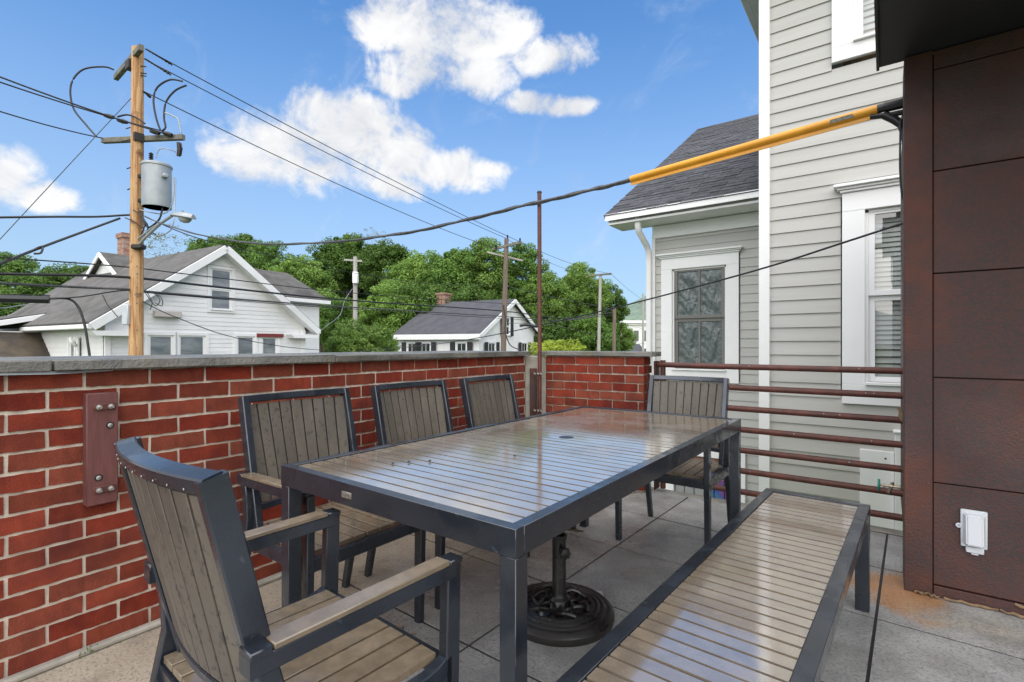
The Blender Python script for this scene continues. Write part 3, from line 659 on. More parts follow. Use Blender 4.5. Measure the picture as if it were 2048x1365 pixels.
def window(root, x0, x1, z0, z1, y, cas=.15, cas_mat='white_trim', sash_mat='white_trim', pane_mat='glass_grey', cols=1, rows=2, head=True, film=False, blind=False, depth=.09, name='window', bottom=None, sash=.045):
    """opening x0..x1, z0..z1 in the wall plane y; facing -y"""
    wroot = MB(); cy = y - .022
    wroot.box((x0 - cas / 2, cy, (z0 + z1) / 2), (cas, .05, z1 - z0 - .001), ch=.003); wroot.box((x1 + cas / 2, cy, (z0 + z1) / 2), (cas, .05, z1 - z0 - .001), ch=.003)
    wroot.box(((x0 + x1) / 2, cy, z1 + cas / 2), (x1 - x0 + 2 * cas, .052, cas), ch=.003)
    bo = bottom or cas * .8
    wroot.box(((x0 + x1) / 2, cy, z0 - bo / 2), (x1 - x0 + 2 * cas, .052, bo), ch=.003)
    wo_ = wroot.build(name, cas_mat, root, smooth=False)
    if head:
        g = MB(); zt = z1 + cas
        for k, (hh, dp) in enumerate(((.022, .075), (.022, .095), (.025, .125))):
            g.box(((x0 + x1) / 2, y - dp / 2 + .003, zt + .011 + k * .0225), (x1 - x0 + 2 * cas + .03 + .045 * k, dp, hh), ch=.003)
        g.build('head_moulding', cas_mat, wo_, smooth=False)
    g = MB(); g.box(((x0 + x1) / 2, y - .04, z0 + .012), (x1 - x0 - .002, .08, .024), ch=.003); g.build('sill', cas_mat, wo_, smooth=False)
    # jambs: thin stops inside the opening
    g = MB()
    for xx in (x0 + .012, x1 - .012): g.box((xx, y + .015, (z0 + z1) / 2), (.024, .05, z1 - z0 - .05))
    g.box(((x0 + x1) / 2, y + .015, z1 - .012), (x1 - x0 - .05, .05, .024)); g.build('jamb', cas_mat, wo_, smooth=False)
    hh = (z1 - z0 - .024) / rows
    for r in range(rows):
        a, b = z0 + .024 + r * hh, z0 + .024 + (r + 1) * hh; yy = y + (.035 if r < rows - 1 or rows == 1 else .012)
        g = MB(); xa, xb = x0 + .024, x1 - .024
        g.box((xa + sash / 2, yy, (a + b) / 2), (sash, .03, b - a), ch=.002); g.box((xb - sash / 2, yy, (a + b) / 2), (sash, .03, b - a), ch=.002)
        g.box(((xa + xb) / 2, yy, a + sash / 2), (xb - xa - 2 * sash, .029, sash), ch=.002); g.box(((xa + xb) / 2, yy, b - sash / 2), (xb - xa - 2 * sash, .029, sash), ch=.002)
        for c in range(1, cols): g.box((lerp(xa, xb, c / cols), yy, (a + b) / 2), (.03, .026, b - a - 2 * sash), ch=.002)
        s_ = g.build('sash', sash_mat, wo_, smooth=False)
        for c in range(cols):
            pa, pb = lerp(xa + sash, xb - sash, c / cols) + .001, lerp(xa + sash, xb - sash, (c + 1) / cols) - .001
            if film:
                q = MB(); nx, nz = 16, 22; vv = []
                for j in range(nz + 1):
                    row = []
                    for i in range(nx + 1):
                        u, v = i / nx, j / nz; ph = c * 2.1 + r * 3.7
                        dy = .010 * math.sin(5 * u + 3 * v + ph + 2 * math.sin(4 * v + ph)) + .008 * math.sin(17 * u - 9 * v + ph * 2) + .006 * math.sin(31 * v + 6 * u * u * 5) + random.uniform(-.003, .003)
                        ed = min(1, 6 * min(u, 1 - u, v, 1 - v)); row.append(q.bm.verts.new((lerp(pa, pb, u), yy + .004 + dy * ed, lerp(a + sash, b - sash, v))))
                    vv.append(row)
                for j in range(nz):
                    for i in range(nx): q.bm.faces.new((vv[j][i], vv[j][i + 1], vv[j + 1][i + 1], vv[j + 1][i]))
                q.build('film_pane', 'film', s_)
            else:
                q = MB()
                if pane_mat == 'glass_clear': q.poly([(pa, yy + .004, a + sash), (pb, yy + .004, a + sash), (pb, yy + .004, b - sash), (pa, yy + .004, b - sash)])
                else: q.box(((pa + pb) / 2, yy + .004, (a + b) / 2), (pb - pa, .006, b - a - 2 * sash))
                q.build('pane', pane_mat, s_, smooth=False)
    return wo_
M('glass_clear', (.55, .60, .60), rough=.02, spec=.9)
def clear_glass():
    m = MATS['glass_clear']; t = m.node_tree; n = t.nodes; l = t.links
    gl = n.new('ShaderNodeBsdfGlossy'); gl.inputs['Roughness'].default_value = .02
    tp_ = n.new('ShaderNodeBsdfTransparent'); tp_.inputs[0].default_value = (.86, .90, .90, 1); ms = n.new('ShaderNodeMixShader'); ms.inputs[0].default_value = .16; l.new(tp_.outputs[0], ms.inputs[1]); l.new(gl.outputs[0], ms.inputs[2]); l.new(ms.outputs[0], n['Material Output'].inputs[0])
clear_glass()
def blinds(parent, x0, x1, z0, z1, y, n_closed=1.0):
    z = z1
    g = MB(); g.box(((x0 + x1) / 2, y + .03, (z0 + z1) / 2), (x1 - x0 + .3, .01, z1 - z0 + .3)); g.build('dark_room', 'debris', parent, smooth=False)
    q = MB(); q.box((0, 0, 0), (x1 - x0, .05, .002), (R(73), 0, 0)); me = q.mesh('blind_slat', 'blind', False)
    while z > z0:
        put('blind_slat', me, parent, ((x0 + x1) / 2, y, z), (random.uniform(-.10, .04), random.uniform(-.004, .004), 0)); z -= .042 if z > z0 + .30 else .060
# tall wing
g = MB(); g.box((1.55, 3.0, bz(1.03)), (4.96, 5.4, 8.46)); g.build('wall', 'siding', bh, smooth=False)
holesT = [(-.319, .88, bz(.60), bz(2.44)), (-.387, 1.0, bz(3.593), bz(6)), (-.178, .60, bz(-3.2), bz(.20))]
boards(bh, segs(-.882, 1.6, holesT), bz(-.75), bz(5.1), EXPB, 0.03, 'siding')
g = MB(); g.box((-.927, .006, bz(1.03)), (.092, .075, 8.44), ch=.003); g.build('corner_board', 'white_trim', bh, smooth=False)
w1 = window(bh, -.142, .70, bz(.775), bz(2.285), 0.03, cas=.165, pane_mat='glass_clear', bottom=.17)
blinds(w1, -.08, .64, bz(.84), bz(2.24), .12)
w2 = window(bh, -.225, .70, bz(3.75), bz(5.2), 0.03, cas=.16, pane_mat='glass_clear', head=False)
blinds(w2, -.16, .64, bz(3.8), bz(5.1), .12)
g = MB(); g.box((-.06, .0, bz(-.16)), (.235, .03, .76), ch=.003); g.build('white_panel', 'white_trim', bh, smooth=False)
g = MB(); g.box((.27, -.03, bz(-.1)), (.42, .10, .98), ch=.006); g.box((.27, -.035, bz(.40)), (.44, .12, .02), ch=.004); g.build('meter_box', 'white_trim', bh, smooth=False)
g = MB(); g.lathe([(.008, 0), (.006, .004), (0, .005)], 8, mat=Matrix.Translation((.0, -.016, bz(.16))) @ Euler((R(90), 0, 0)).to_matrix().to_4x4()); g.build('screw', 'dark_metal', bh)
# its eave, seen high up at the corner
g = MB(); g.box((1.3, 2.6, bz(5.30)), (5.24, 6.2, .08)); g.build('soffit', 'white_trim', bh, smooth=False)
g = MB(); g.bar([(-1.36, -.5, bz(5.32)), (-1.36, 5.7, bz(5.32))], .09, .12, (1, 0, 0), ch=.012); g.build('gutter', 'white_trim', bh)
# lower wing
LY = 2.4
g = MB(); g.box((-1.455, LY + 2.6, bz(-.02)), (2.94, 4.8, 6.1)); g.build('wing_wall', 'siding', bh, smooth=False)
holesL = [(-2.816, -1.666, bz(.56), bz(2.50)), (-2.75, -1.60, bz(-1.8), bz(-.40))]
boards(bh, segs(-2.92, -.93, holesL), bz(-2.6), bz(2.80), EXPB, LY + .03, 'siding')
window(bh, -2.64, -1.85, bz(.735), bz(2.28), LY + .03, cas=.17, sash_mat='window_frame', cols=2, film=True, sash=.05, bottom=.17)
g = MB(); g.box((-1.93, LY + .0, bz(2.88)), (2.03, .06, .19), ch=.003); g.build('frieze_board', 'white_trim', bh, smooth=False)
g = MB(); g.box((-2.93, LY + .01, bz(-.1)), (.05, .06, 5.9), ch=.003); g.build('corner_board', 'white_trim', bh, smooth=False)
g = MB(); g.box((-2.2, LY - .23, bz(3.0)), (2.55, .52, .03)); g.build('wing_soffit', 'white_trim', bh, smooth=False)
g = MB()
prof = [(-.06, -.055), (.045, -.055), (.06, -.035), (.062, .015), (.075, .035), (.075, .055), (.065, .055), (.05, .0), (.045, -.04), (-.05, -.045), (-.05, .055), (-.06, .055)]
g.sweep([(-3.51, LY - .47, bz(3.095)), (-.98, LY - .47, bz(3.095))], [(-u, v) for u, v in prof], (0, 1, 0)); g.build('wing_gutter', 'white_trim', bh)
g = MB(); g.bar([(-3.02, LY - .42, bz(3.06)), (-3.02, LY - .42, bz(2.93)), (-3.02, LY - .38, bz(2.84)), (-3.0, LY - .14, bz(2.68)), (-2.99, LY - .06, bz(2.58)), (-2.99, LY - .05, bz(2.4)), (-2.99, LY - .05, bz(-2.9))], .085, .065, (1, 0, 0), ch=.012); g.build('downspout', 'white_trim', bh)
g = MB(); g.box((-2.24, LY - .415, bz(3.06)), (2.5, .03, .12)); g.build('fascia_board', 'white_trim', bh, smooth=False)
g = MB(); g.bar([(-3.52, LY - .50, bz(3.10)), (-3.52, 12.13 - 5.3, bz(6.16))], .03, .08, (1, 0, 0), ch=.004); g.build('rake_board', 'roof_dark', bh)
# lower wing roof with laid shingles
re0, re1 = Vector((0, LY - .52, bz(3.13))), Vector((0, 12.13 - 5.3, bz(6.195)))
sl_ = (re1 - re0); sL = sl_.length; sdn = sl_.normalized(); snv = Vector((0, -sdn.z, sdn.y))
g = MB(); g.poly([(-3.5, re0.y, re0.z), (-.4, re0.y, re0.z), (-.4, re1.y, re1.z), (-3.5, re1.y, re1.z)], -snv * .05); rf = g.build('wing_roof', 'roof_dark', bh, smooth=False)
g = MB(); g.poly([(-3.5, re1.y, re1.z), (-.4, re1.y, re1.z), (-.4, re1.y + 4.9, re0.z), (-3.5, re1.y + 4.9, re0.z)], (0, 0, -.05)); g.build('wing_roof_back', 'roof_dark', bh, smooth=False)
ROWE = .142; sang = math.atan2(sdn.z, sdn.y); shm = []
for k in range(4):
    ww = (.16, .20, .24, .30)[k]; g = MB(); g.box((0, ROWE / 2 + .01, 0), (ww, ROWE + .02, .007)); shm.append((ww, g.mesh('shingle', 'roof_dark', False)))
nrow = int(sL / ROWE); far = MB(); nfar = 0; count = 0
for r in range(nrow):
    x = -3.545 if r % 2 else -3.54; xe = lerp(-1.15, -2.05, r / nrow)
    while x < xe:
        ww, me = random.choice(shm); xc = x + ww / 2; p = re0 + sdn * (r * ROWE - .02) + snv * (.006 + random.choice((0, .0, .004)))
        if count < 300: put('shingle', me, rf, (xc, p.y, p.z), (sang - R(2.2), 0, 0)); count += 1
        else:
            far.box((xc, p.y + sdn.y * ROWE / 2, p.z + sdn.z * ROWE / 2), (ww, ROWE + .02, .007), (sang - R(2.2), 0, 0)); nfar += 1
        x += ww + .004
if nfar: o = far.build('shingle_courses', 'roof_dark', rf, smooth=False); o['kind'] = 'stuff'
# low window at the foot of the wing: white frame, pane grid, some coloured
wb = MB(); wb.box((-2.68, LY, bz(-1.1)), (.14, .06, 1.4), ch=.003); wb.box((-1.66, LY, bz(-1.1)), (.14, .06, 1.4), ch=.003); wb.box((-2.17, LY, bz(-.47)), (.87, .06, .14), ch=.003)
wbo = wb.build('low_window', 'white_trim', bh, smooth=False)
g = MB(); g.box((-2.17, LY + .04, bz(-.62)), (.87, .04, .14)); g.build('brick_band', 'chim_brick', wbo, smooth=False)
for i in range(6):
    for j in range(7):
        g = MB(); g.box((-2.605 + .145 * (i + .5), LY + .035, bz(-1.75) + .15 * (j + .5)), (.135, .03, .14), ch=.006); g.build('glass_block', 'stained' if (i >= 3 and j >= 1) else 'block', wbo, smooth=False)

# ================================================================== WHITE HOUSE WITH GABLE
P_ = 17.5 * Vector((-sY, cY, 0)) - 9.94 * Vector((cY, sY, 0)) - Vector((math.cos(R(95.57)), math.sin(R(95.57)), 0)) * .17
wh = thing('white_gable_house', 'white clapboard house with grey gable roof across the street', 'house', (P_.x, P_.y, GROUND), R(95.57))
HW, ZE, ZA = 3.32, 5.12, 7.66
def half(z): return HW if z < ZE + .05 else max(.02, (ZA - .12 - z) / (ZA - .12 - ZE) * HW)
g = MB(); g.poly([(-HW, .14, 0), (HW, .14, 0), (HW, .14, ZE), (0, .14, ZA - .1), (-HW, .14, ZE)], (0, 10.1, 0)); g.build('wall', 'white_siding', wh, smooth=False)
whw = [(-.36, .38, 5.5, 6.92), (-2.22, -1.50, 3.1, 4.62), (-1.36, -.52, 3.1, 4.62), (.54, 1.22, 3.1, 4.62), (1.48, 2.12, 3.1, 4.60)]
def wseg(z):
    return segs(-half(z), half(z), [(a - .07, b + .07, lo - .1, hi + .08) for a, b, lo, hi in whw])(z)
boards(wh, wseg, 2.6, 7.4, .148, .02, 'white_siding')
for i, (a, b, lo, hi) in enumerate(whw):
    o = window(wh, a, b, lo, hi, .012, cas=.10, pane_mat='glass_grey', head=False, sash=.05)
    if i == 4:
        g = MB(); g.box(((a + b) / 2, -.06, hi + .07), (b - a + .42, .06, .13)); g.build('red_lintel', 'red_lintel', o, smooth=False)
for s in (-1, 1):
    g = MB(); g.box((s * (HW - .06), -.01, 2.46), (.14, .07, 4.92), ch=.005); g.build('corner_board', 'white_trim', wh, smooth=False)
OV, FR = .42, .34
for s in (-1, 1):
    ex, ez = s * (HW + OV), ZE - OV * (ZA - ZE) / HW + .08
    n_ = Vector((s * (ZA - ez), 0, HW + OV)).normalized() * .1
    g = MB(); yb = 10.6 if s < 0 else 6.5
    g.poly([(0, -FR, ZA), (ex, -FR, ez), (ex, yb - (2.2 if s < 0 else 0), ez), (0, yb, ZA)], n_); ro = g.build('roof', 'roof_grey', wh, smooth=False)
    g = MB(); g.bar([(0, -FR - .015, ZA - .06), (ex, -FR - .015, ez - .06)], .05, .24, (0, 1, 0), ch=.01); g.build('rake_board', 'white_trim', wh)
    g = MB(); g.poly([(0, -FR, ZA - .17), (ex, -FR, ez - .12), (ex, .02, ez - .12), (0, .02, ZA - .17)], (0, 0, -.02)); g.build('rake_soffit', 'white_trim', wh, smooth=False)
    g = MB(); g.bar([(ex + s * .04, -FR, ez - .05), (ex + s * .04, 5.0 if s < 0 else 6.4, ez - .05)], .1, .13, (1, 0, 0), ch=.02); g.build('gutter', 'white_trim', wh)
    g = MB(); g.poly([(ex + s * .02, -FR - .02, ez - .16), (ex - s * 1.25, -FR - .02, ez - .16), (ex - s * 1.15, -FR - .02, ez - .30), (ex - s * .1, -FR - .02, ez - .30)], (0, .38, 0)); g.build('eave_return', 'white_trim', wh, smooth=False)
# siding on the long side wall, downspout and small window
lw = bpy.data.objects.new('side_wall', None); col.objects.link(lw); lw.parent = wh; lw.location = (-HW, 0, 0); lw.rotation_euler = (0, 0, R(-90))
boards(lw, segs(-4.8, -.08, [(-2.35, -1.55, 3.1, 4.55)]), 2.6, 4.7, .148, .0, 'white_siding')
window(lw, -2.25, -1.65, 3.2, 4.45, -.07, cas=.10, pane_mat='glass_grey', head=False, sash=.04)
g = MB(); g.tube([(-1.15, -.4, 4.55), (-1.15, -.40, 4.42), (-1.75, -.10, 4.30), (-1.8, -.08, 4.1), (-1.8, -.08, .3)], .045, 8); g.build('downspout', 'white_trim', lw)
# porch wing on the left: white rake, wall, brown pent roof
g = MB(); g.poly([(-HW + .55, 4.76, 5.42), (-HW - 1.9, 4.76, 4.86), (-HW - 1.9, 9.4, 4.86), (-HW + .55, 9.4, 5.42)], (0, 0, .09)); g.build('porch_roof', 'roof_grey', wh, smooth=False)
g = MB(); g.bar([(-HW + .50, 4.74, 5.38), (-HW - 1.9, 4.74, 4.80)], .05, .17, (0, 1, 0), ch=.01); g.build('porch_rake', 'white_trim', wh)
g = MB(); g.box((-HW - .7, 7.2, 2.38), (1.5, 4.6, 4.76)); g.build('porch_wall', 'white_trim', wh, smooth=False)
g = MB(); g.poly([(-HW + .02, 4.88, 4.66), (-HW - 1.5, 4.88, 4.66), (-HW - 1.9, 3.9, 3.8), (-HW + .02, 3.9, 3.8)], (0, .0, .07)); g.build('pent_roof', 'roof_brown', wh, smooth=False)
# cross gable and chimney at the back of the ridge
g = MB(); g.poly([(-.8, 5.5, 7.0), (-.8, 8.1, 7.0), (-.8, 6.85, 7.88)], (1.6, 0, 0)); g.build('dormer_wall', 'white_siding', wh, smooth=False)
for yb_ in (5.35, 8.25):
    g = MB(); g.poly([(-1.0, 6.85, 7.94), (-1.0, yb_, 6.98), (.9, yb_, 6.98), (.9, 6.85, 7.94)], (0, 0, .08)); g.build('dormer_roof', 'roof_grey', wh, smooth=False)
    g = MB(); g.bar([(-1.02, 6.85, 7.92), (-1.02, yb_, 6.96)], .05, .17, (1, 0, 0), ch=.01); g.build('dormer_rake', 'white_trim', wh)
g = MB(); g.box((.66, 8.6, 7.9), (.56, .56, 2.5)); g.box((.66, 8.6, 9.12), (.66, .66, .2)); g.build('chimney', 'chim_brick', wh, smooth=False)
# rear wing to the right, higher eave with hipped roof
g = MB(); g.box((4.2, 4.4, 3.14), (3.7, 3.5, 6.28)); g.build('rear_wing_wall', 'white_siding', wh, smooth=False)
boards(wh, segs(HW - .3, 6.05, []), 3.0, 6.2, .10, 2.62, 'white_siding')
g = MB(); g.poly([(2.2, 2.3, 6.38), (6.4, 2.3, 6.38), (5.6, 4.4, 7.72), (2.2, 4.4, 7.72)], (0, 0, .08)); g.poly([(6.4, 2.3, 6.38), (6.4, 6.3, 6.38), (5.6, 4.4, 7.72)], (0, 0, .08)); g.build('rear_wing_roof', 'roof_grey', wh, smooth=False)
g = MB(); g.bar([(2.4, 2.28, 6.32), (6.42, 2.28, 6.32)], .08, .16, (0, 1, 0), ch=.01); g.build('rear_wing_gutter', 'white_trim', wh)
window(wh, 4.15, 4.75, 5.15, 5.75, 2.56, cas=.1, pane_mat='glass_dark', head=False, rows=1, sash=.04)
g = MB(); g.box((-1.72, -.10, 5.28), (.75, .22, .2), ch=.02); o = g.build('flower_box', 'paper', wh, smooth=False)

# ================================================================== SMALL HOUSE WITH BLACK SHUTTERS
P_ = 33 * Vector((-sY, cY, 0)) - 2.16 * Vector((cY, sY, 0))
sh = thing('small_shutter_house', 'small white house with black shutters and slate grey roof', 'house', (P_.x, P_.y, GROUND), R(97.6))
W2, L2, E2, A2 = 8.7, 6.9, 5.15, 7.55
g = MB(); g.poly([(0, 0, 0), (W2, 0, 0), (W2, 0, E2), (W2 / 2, 0, A2 - .1), (0, 0, E2)], (0, L2, 0)); g.build('wall', 'white_siding', sh, smooth=False)
for s in (-1, 1):
    ex = W2 / 2 + s * (W2 / 2 + .35); ez = E2 - .2
    g = MB(); g.poly([(W2 / 2, -.35, A2), (ex, -.35, ez), (ex, L2 + .3, ez), (W2 / 2, L2 + .3, A2)], (0, 0, .12)); g.build('roof', 'roof_slate', sh, smooth=False)
    g = MB(); g.bar([(W2 / 2, -.37, A2 - .06), (ex, -.37, ez - .06)], .06, .30, (0, 1, 0), ch=.01); g.build('rake_board', 'white_trim', sh)
    g = MB(); g.bar([(ex, -.35, ez - .1), (ex, L2 + .3, ez - .1)], .14, .36, (1, 0, 0), ch=.01); g.build('frieze_board', 'white_trim', sh)
g = MB(); g.box((W2 / 2 + .1, L2 - .7, A2 + .25), (.8, .8, 1.1)); g.box((W2 / 2 + .1, L2 - .7, A2 + .78), (.95, .95, .14)); g.build('chimney', 'chim_brick', sh, smooth=False)
def shut_win(parent, x, z, ww, hh, y):
    o = window(parent, x - ww / 2, x + ww / 2, z, z + hh, y, cas=.07, pane_mat='glass_dark', head=False, cols=2, rows=2, sash=.05)
    for s in (-1, 1):
        g = MB(); g.box((x + s * (ww / 2 + .30), y - .05, z + hh / 2), (.40, .05, hh + .1), ch=.008); g.build('shutter', 'shutter', o, smooth=False)
shut_win(sh, 3.6, 5.0, .75, 1.25, -.06); shut_win(sh, 1.5, 3.1, .9, 1.35, -.06); shut_win(sh, 6.3, 3.1, .9, 1.35, -.06)
sw = bpy.data.objects.new('front_wall', None); col.objects.link(sw); sw.parent = sh; sw.rotation_euler = (0, 0, R(-90))
for x in (-5.6, -4.35, -1.35): shut_win(sw, x, 3.1, .8, 1.35, -.06)

# far pale building with cornice
fb = thing('far_building', 'distant pale flat roofed building with dark tall windows by the hill', 'building', tuple(pt(1283, 690, 95).xy) + (GROUND,), YAW)
g = MB(); g.box((0, 4, 4.2), (8.0, 8, 8.4)); g.build('wall', 'white_siding', fb, smooth=False)
g = MB(); g.box((0, -.2, 8.6), (8.6, .9, .5), ch=.05); g.box((0, -.1, 8.2), (8.3, .5, .25)); g.build('cornice', 'white_trim', fb, smooth=False)
for k in range(4):
    g = MB(); g.box((-3.0 + 2 * k, -.02, 6.0), (.9, .08, 2.0)); g.build('window', 'glass_dark', fb, smooth=False)
    g = MB(); g.box((-3.0 + 2 * k, -.02, 2.6), (.9, .08, 2.0)); g.build('window', 'glass_dark', fb, smooth=False)
fb2 = thing('low_far_building', 'low grey gabled roof building in front of the pale building', 'building', tuple(pt(1250, 690, 70).xy) + (GROUND,), YAW)
g = MB(); g.box((0, 3, 1.6), (5, 6, 3.2)); g.build('wall', 'white_siding', fb2, smooth=False)
g = MB(); g.poly([(-2.8, -.3, 3.1), (2.8, -.3, 3.1), (2.8, 3, 4.3), (-2.8, 3, 4.3)], (0, 0, .15)); g.poly([(-2.8, 6.3, 3.1), (2.8, 6.3, 3.1), (2.8, 3, 4.3), (-2.8, 3, 4.3)], (0, 0, .15)); g.build('roof', 'roof_slate', fb2, smooth=False)
dr = thing('dark_roof_house', 'dark roofed house glimpsed low at the far left edge', 'house', tuple(pt(0, 690, 34).xy) + (GROUND,), R(60))
g = MB(); g.box((0, 3, 2.2), (6, 6, 4.4)); g.build('wall', 'white_siding', dr, smooth=False)
g = MB(); g.poly([(-3.3, -.3, 4.3), (3.3, -.3, 4.3), (3.3, 3, 6.0), (-3.3, 3, 6.0)], (0, 0, .15)); g.poly([(-3.3, 6.3, 4.3), (3.3, 6.3, 4.3), (3.3, 3, 6.0), (-3.3, 3, 6.0)], (0, 0, .15)); g.build('roof', 'roof_slate', dr, smooth=False)

# ================================================================== TREES
def crown_mesh(name, mat, nclump, nleaf, leaf, seed, squash=1.0, sparse=False):
    rg = np.random.RandomState(seed); vs_, fs = [], []
    for c in range(nclump):
        d = rg.normal(size=3); d /= np.linalg.norm(d); d[2] = d[2] * (1 if d[2] > 0 else .75)
        rad = rg.uniform(.35, .90) ** .75; cen = d * rad * np.array([1, 1, squash]); cr = rg.uniform(.09, .26)
        if sparse: cr *= .8
        u = rg.normal(size=(nleaf, 3)); u /= np.linalg.norm(u, axis=1)[:, None]
        rr = rg.uniform(.35, 1.05, size=(nleaf, 1)) ** .6
        p = cen + u * rr * cr * np.array([1, 1, .8])
        nrm = u * .7 + rg.normal(size=(nleaf, 3)) * .55 + np.array([0, 0, .45]); nrm /= np.linalg.norm(nrm, axis=1)[:, None]
        ref = rg.normal(size=(nleaf, 3)); t1 = np.cross(nrm, ref); t1 /= np.linalg.norm(t1, axis=1)[:, None]; t2 = np.cross(nrm, t1)
        sz = leaf * rg.uniform(.6, 1.35, size=(nleaf, 1))
        a, b, cc, dd = p - t1 * sz, p + t2 * sz * .55, p + t1 * sz, p - t2 * sz * .55
        base = len(vs_) * 4 * nleaf
        q = np.stack([a, b, cc, dd], 1).reshape(-1, 3); vs_.append(q)
    V = np.concatenate(vs_); nq = len(V) // 4
    me = bpy.data.meshes.new(name); me.vertices.add(len(V)); me.vertices.foreach_set('co', V.ravel().astype(np.float32))
    me.loops.add(nq * 4); me.loops.foreach_set('vertex_index', np.arange(nq * 4, dtype=np.int32))
    me.polygons.add(nq); me.polygons.foreach_set('loop_start', np.arange(0, nq * 4, 4, dtype=np.int32))
    me.update(calc_edges=True); me.materials.append(MATS[mat]); return me
def trunk_mesh(name, h, r, seed, crown_h):
    rg = random.Random(seed); g = MB()
    g.tube([(0, 0, 0), (rg.uniform(-.1, .1), rg.uniform(-.1, .1), h * .4), (rg.uniform(-.2, .2), rg.uniform(-.2, .2), h * .75), (0, 0, h * .95)], r, 8, scale=[1.25, .9, .6, .2])
    for k in range(7):
        a = rg.uniform(0, 6.28); z = h * rg.uniform(.4, .75); e = crown_h * rg.uniform(.5, .8)
        g.tube([(0, 0, z), (math.cos(a) * e * .4, math.sin(a) * e * .4, z + e * .35), (math.cos(a) * e * .8, math.sin(a) * e * .8, z + e * .8)], r * .45, 6, scale=[1, .7, .25])
    return g.mesh('trunk', 'bark')
CR = [crown_mesh('crown', 'leaf_green', 170, 210, .033, 11), crown_mesh('crown', 'leaf_green', 150, 230, .032, 12, 1.15), crown_mesh('crown', 'leaf_light', 165, 210, .032, 13), crown_mesh('crown', 'leaf_green', 185, 190, .033, 14, .9),
      crown_mesh('crown', 'leaf_light', 140, 240, .032, 15, 1.1), crown_mesh('crown', 'leaf_pale', 80, 26, .022, 16, 1.2, True), crown_mesh('crown', 'leaf_yellow', 100, 180, .036, 17, .7), crown_mesh('crown', 'leaf_light', 150, 200, .030, 18, .95)]
TR = [trunk_mesh('trunk', 1.6, .05, 3, .6), trunk_mesh('trunk', 1.6, .045, 4, .6)]
def tree(px, ytop, d, hw, v, label, zs=1.0, name='broadleaf_tree', group='trees behind the houses', rz=None):
    base = pt(px, 690, d); rad = hw * d / F_PX; top = CAMH + (HOR - ytop) * d / F_PX
    r = thing(name, label, 'tree' if name != 'shrub' else 'shrub', (base.x, base.y, GROUND), rz if rz is not None else random.uniform(0, 6.28), group)
    rv = rad * zs; cz = top - rv * .98 - GROUND
    put('crown', CR[v], r, (0, 0, cz), None, (rad, rad, rv))
    hh = max(cz, .4); k = hh / 1.62
    put('trunk', TR[v % 2], r, (0, 0, 0), None, (k if name != 'shrub' else k, k if name != 'shrub' else k, k))
    return r
COMMON = 'dense green broadleaf tree in the wooded belt behind the houses'
for a in [(15, 498, 46, 75, 0, 'dark green tree at the far left picture edge'), (140, 520, 44, 75, 3, 'rounded green tree left of the white house chimney'), (55, 560, 40, 70, 1, 'low tree behind the roof slope at far left'),
                    (335, 448, 60, 62, 5, 'sparse pale tree with thin crown beside the street lamp'), (420, 468, 56, 62, 0, 'dark tree rising just right of the sparse pale tree'), (480, 462, 60, 66, 3, 'dark crown directly above the white house gable peak'), (545, 492, 52, 66, 1, 'green crown right of the gable peak, over the rear wing roof'), (600, 512, 46, 72, 2, 'light green crown above the far end of the rear wing roof'),
          (690, 464, 56, 62, 0, 'tallest dark tree top above the grey pole in the wood'), (640, 500, 54, 62, 1, 'skyline crown just left of the grey pole with white box'), (775, 478, 52, 70, 3, 'broad skyline crown right of the tallest dark tree'), (745, 455, 64, 40, 5, 'thin pale twiggy tree top above the woods'), (840, 500, 48, 70, 2, 'light green skyline crown straight above the small house chimney'), (905, 492, 46, 72, 0, 'skyline crown above the left half of the slate roof'), (975, 483, 46, 72, 4, 'light skyline crown just left of the weathered pole top'),
          (1045, 498, 47, 66, 1, 'skyline crown between the weathered pole and the rusty pole'), (1095, 545, 44, 62, 2, 'lower light crown just right of the rusty pole'), (1165, 530, 46, 60, 4, 'light green tree standing behind the grey wooden pole'), (1215, 575, 48, 44, 1, 'rightmost tree of the wood next to the hill'),
          (640, 575, 42, 70, 2, 'low light green tree beside the rear wing of white house'), (700, 590, 40, 66, 0, 'low tree right behind the grey pole with white box'), (770, 570, 40, 72, 4, 'low light tree between grey pole and slate roofed house'), (850, 560, 41, 72, 0, 'low dark tree behind the small house chimney'), (930, 560, 43, 72, 3, 'low tree behind the middle of the slate roof ridge'), (1010, 570, 44, 66, 1, 'low tree behind the gable peak of the small house'), (1100, 620, 42, 66, 0, 'low dark tree behind the yellow green shrub'), (1180, 620, 42, 62, 3, 'low tree at the foot of the slim grey pole'), (1235, 640, 50, 40, 2, 'small light tree left of the pale far building'), (655, 520, 62, 70, 3, COMMON), (720, 520, 62, 70, 1, COMMON), (590, 560, 60, 60, 0, COMMON), (810, 540, 60, 70, 0, COMMON), (880, 540, 58, 70, 3, COMMON), (1130, 590, 52, 60, 1, COMMON)]:
    tree(*a[:5], a[5])
tree(728, 632, 27, 78, 7, 'bright green bushy tree between the two white houses', 1.0)
tree(690, 660, 26, 44, 4, 'small green bush at the foot of the bright bushy tree', 1.0)
tree(1118, 660, 27, 66, 6, 'yellow green spreading shrub right of the rusty pole', .8, 'shrub', None)

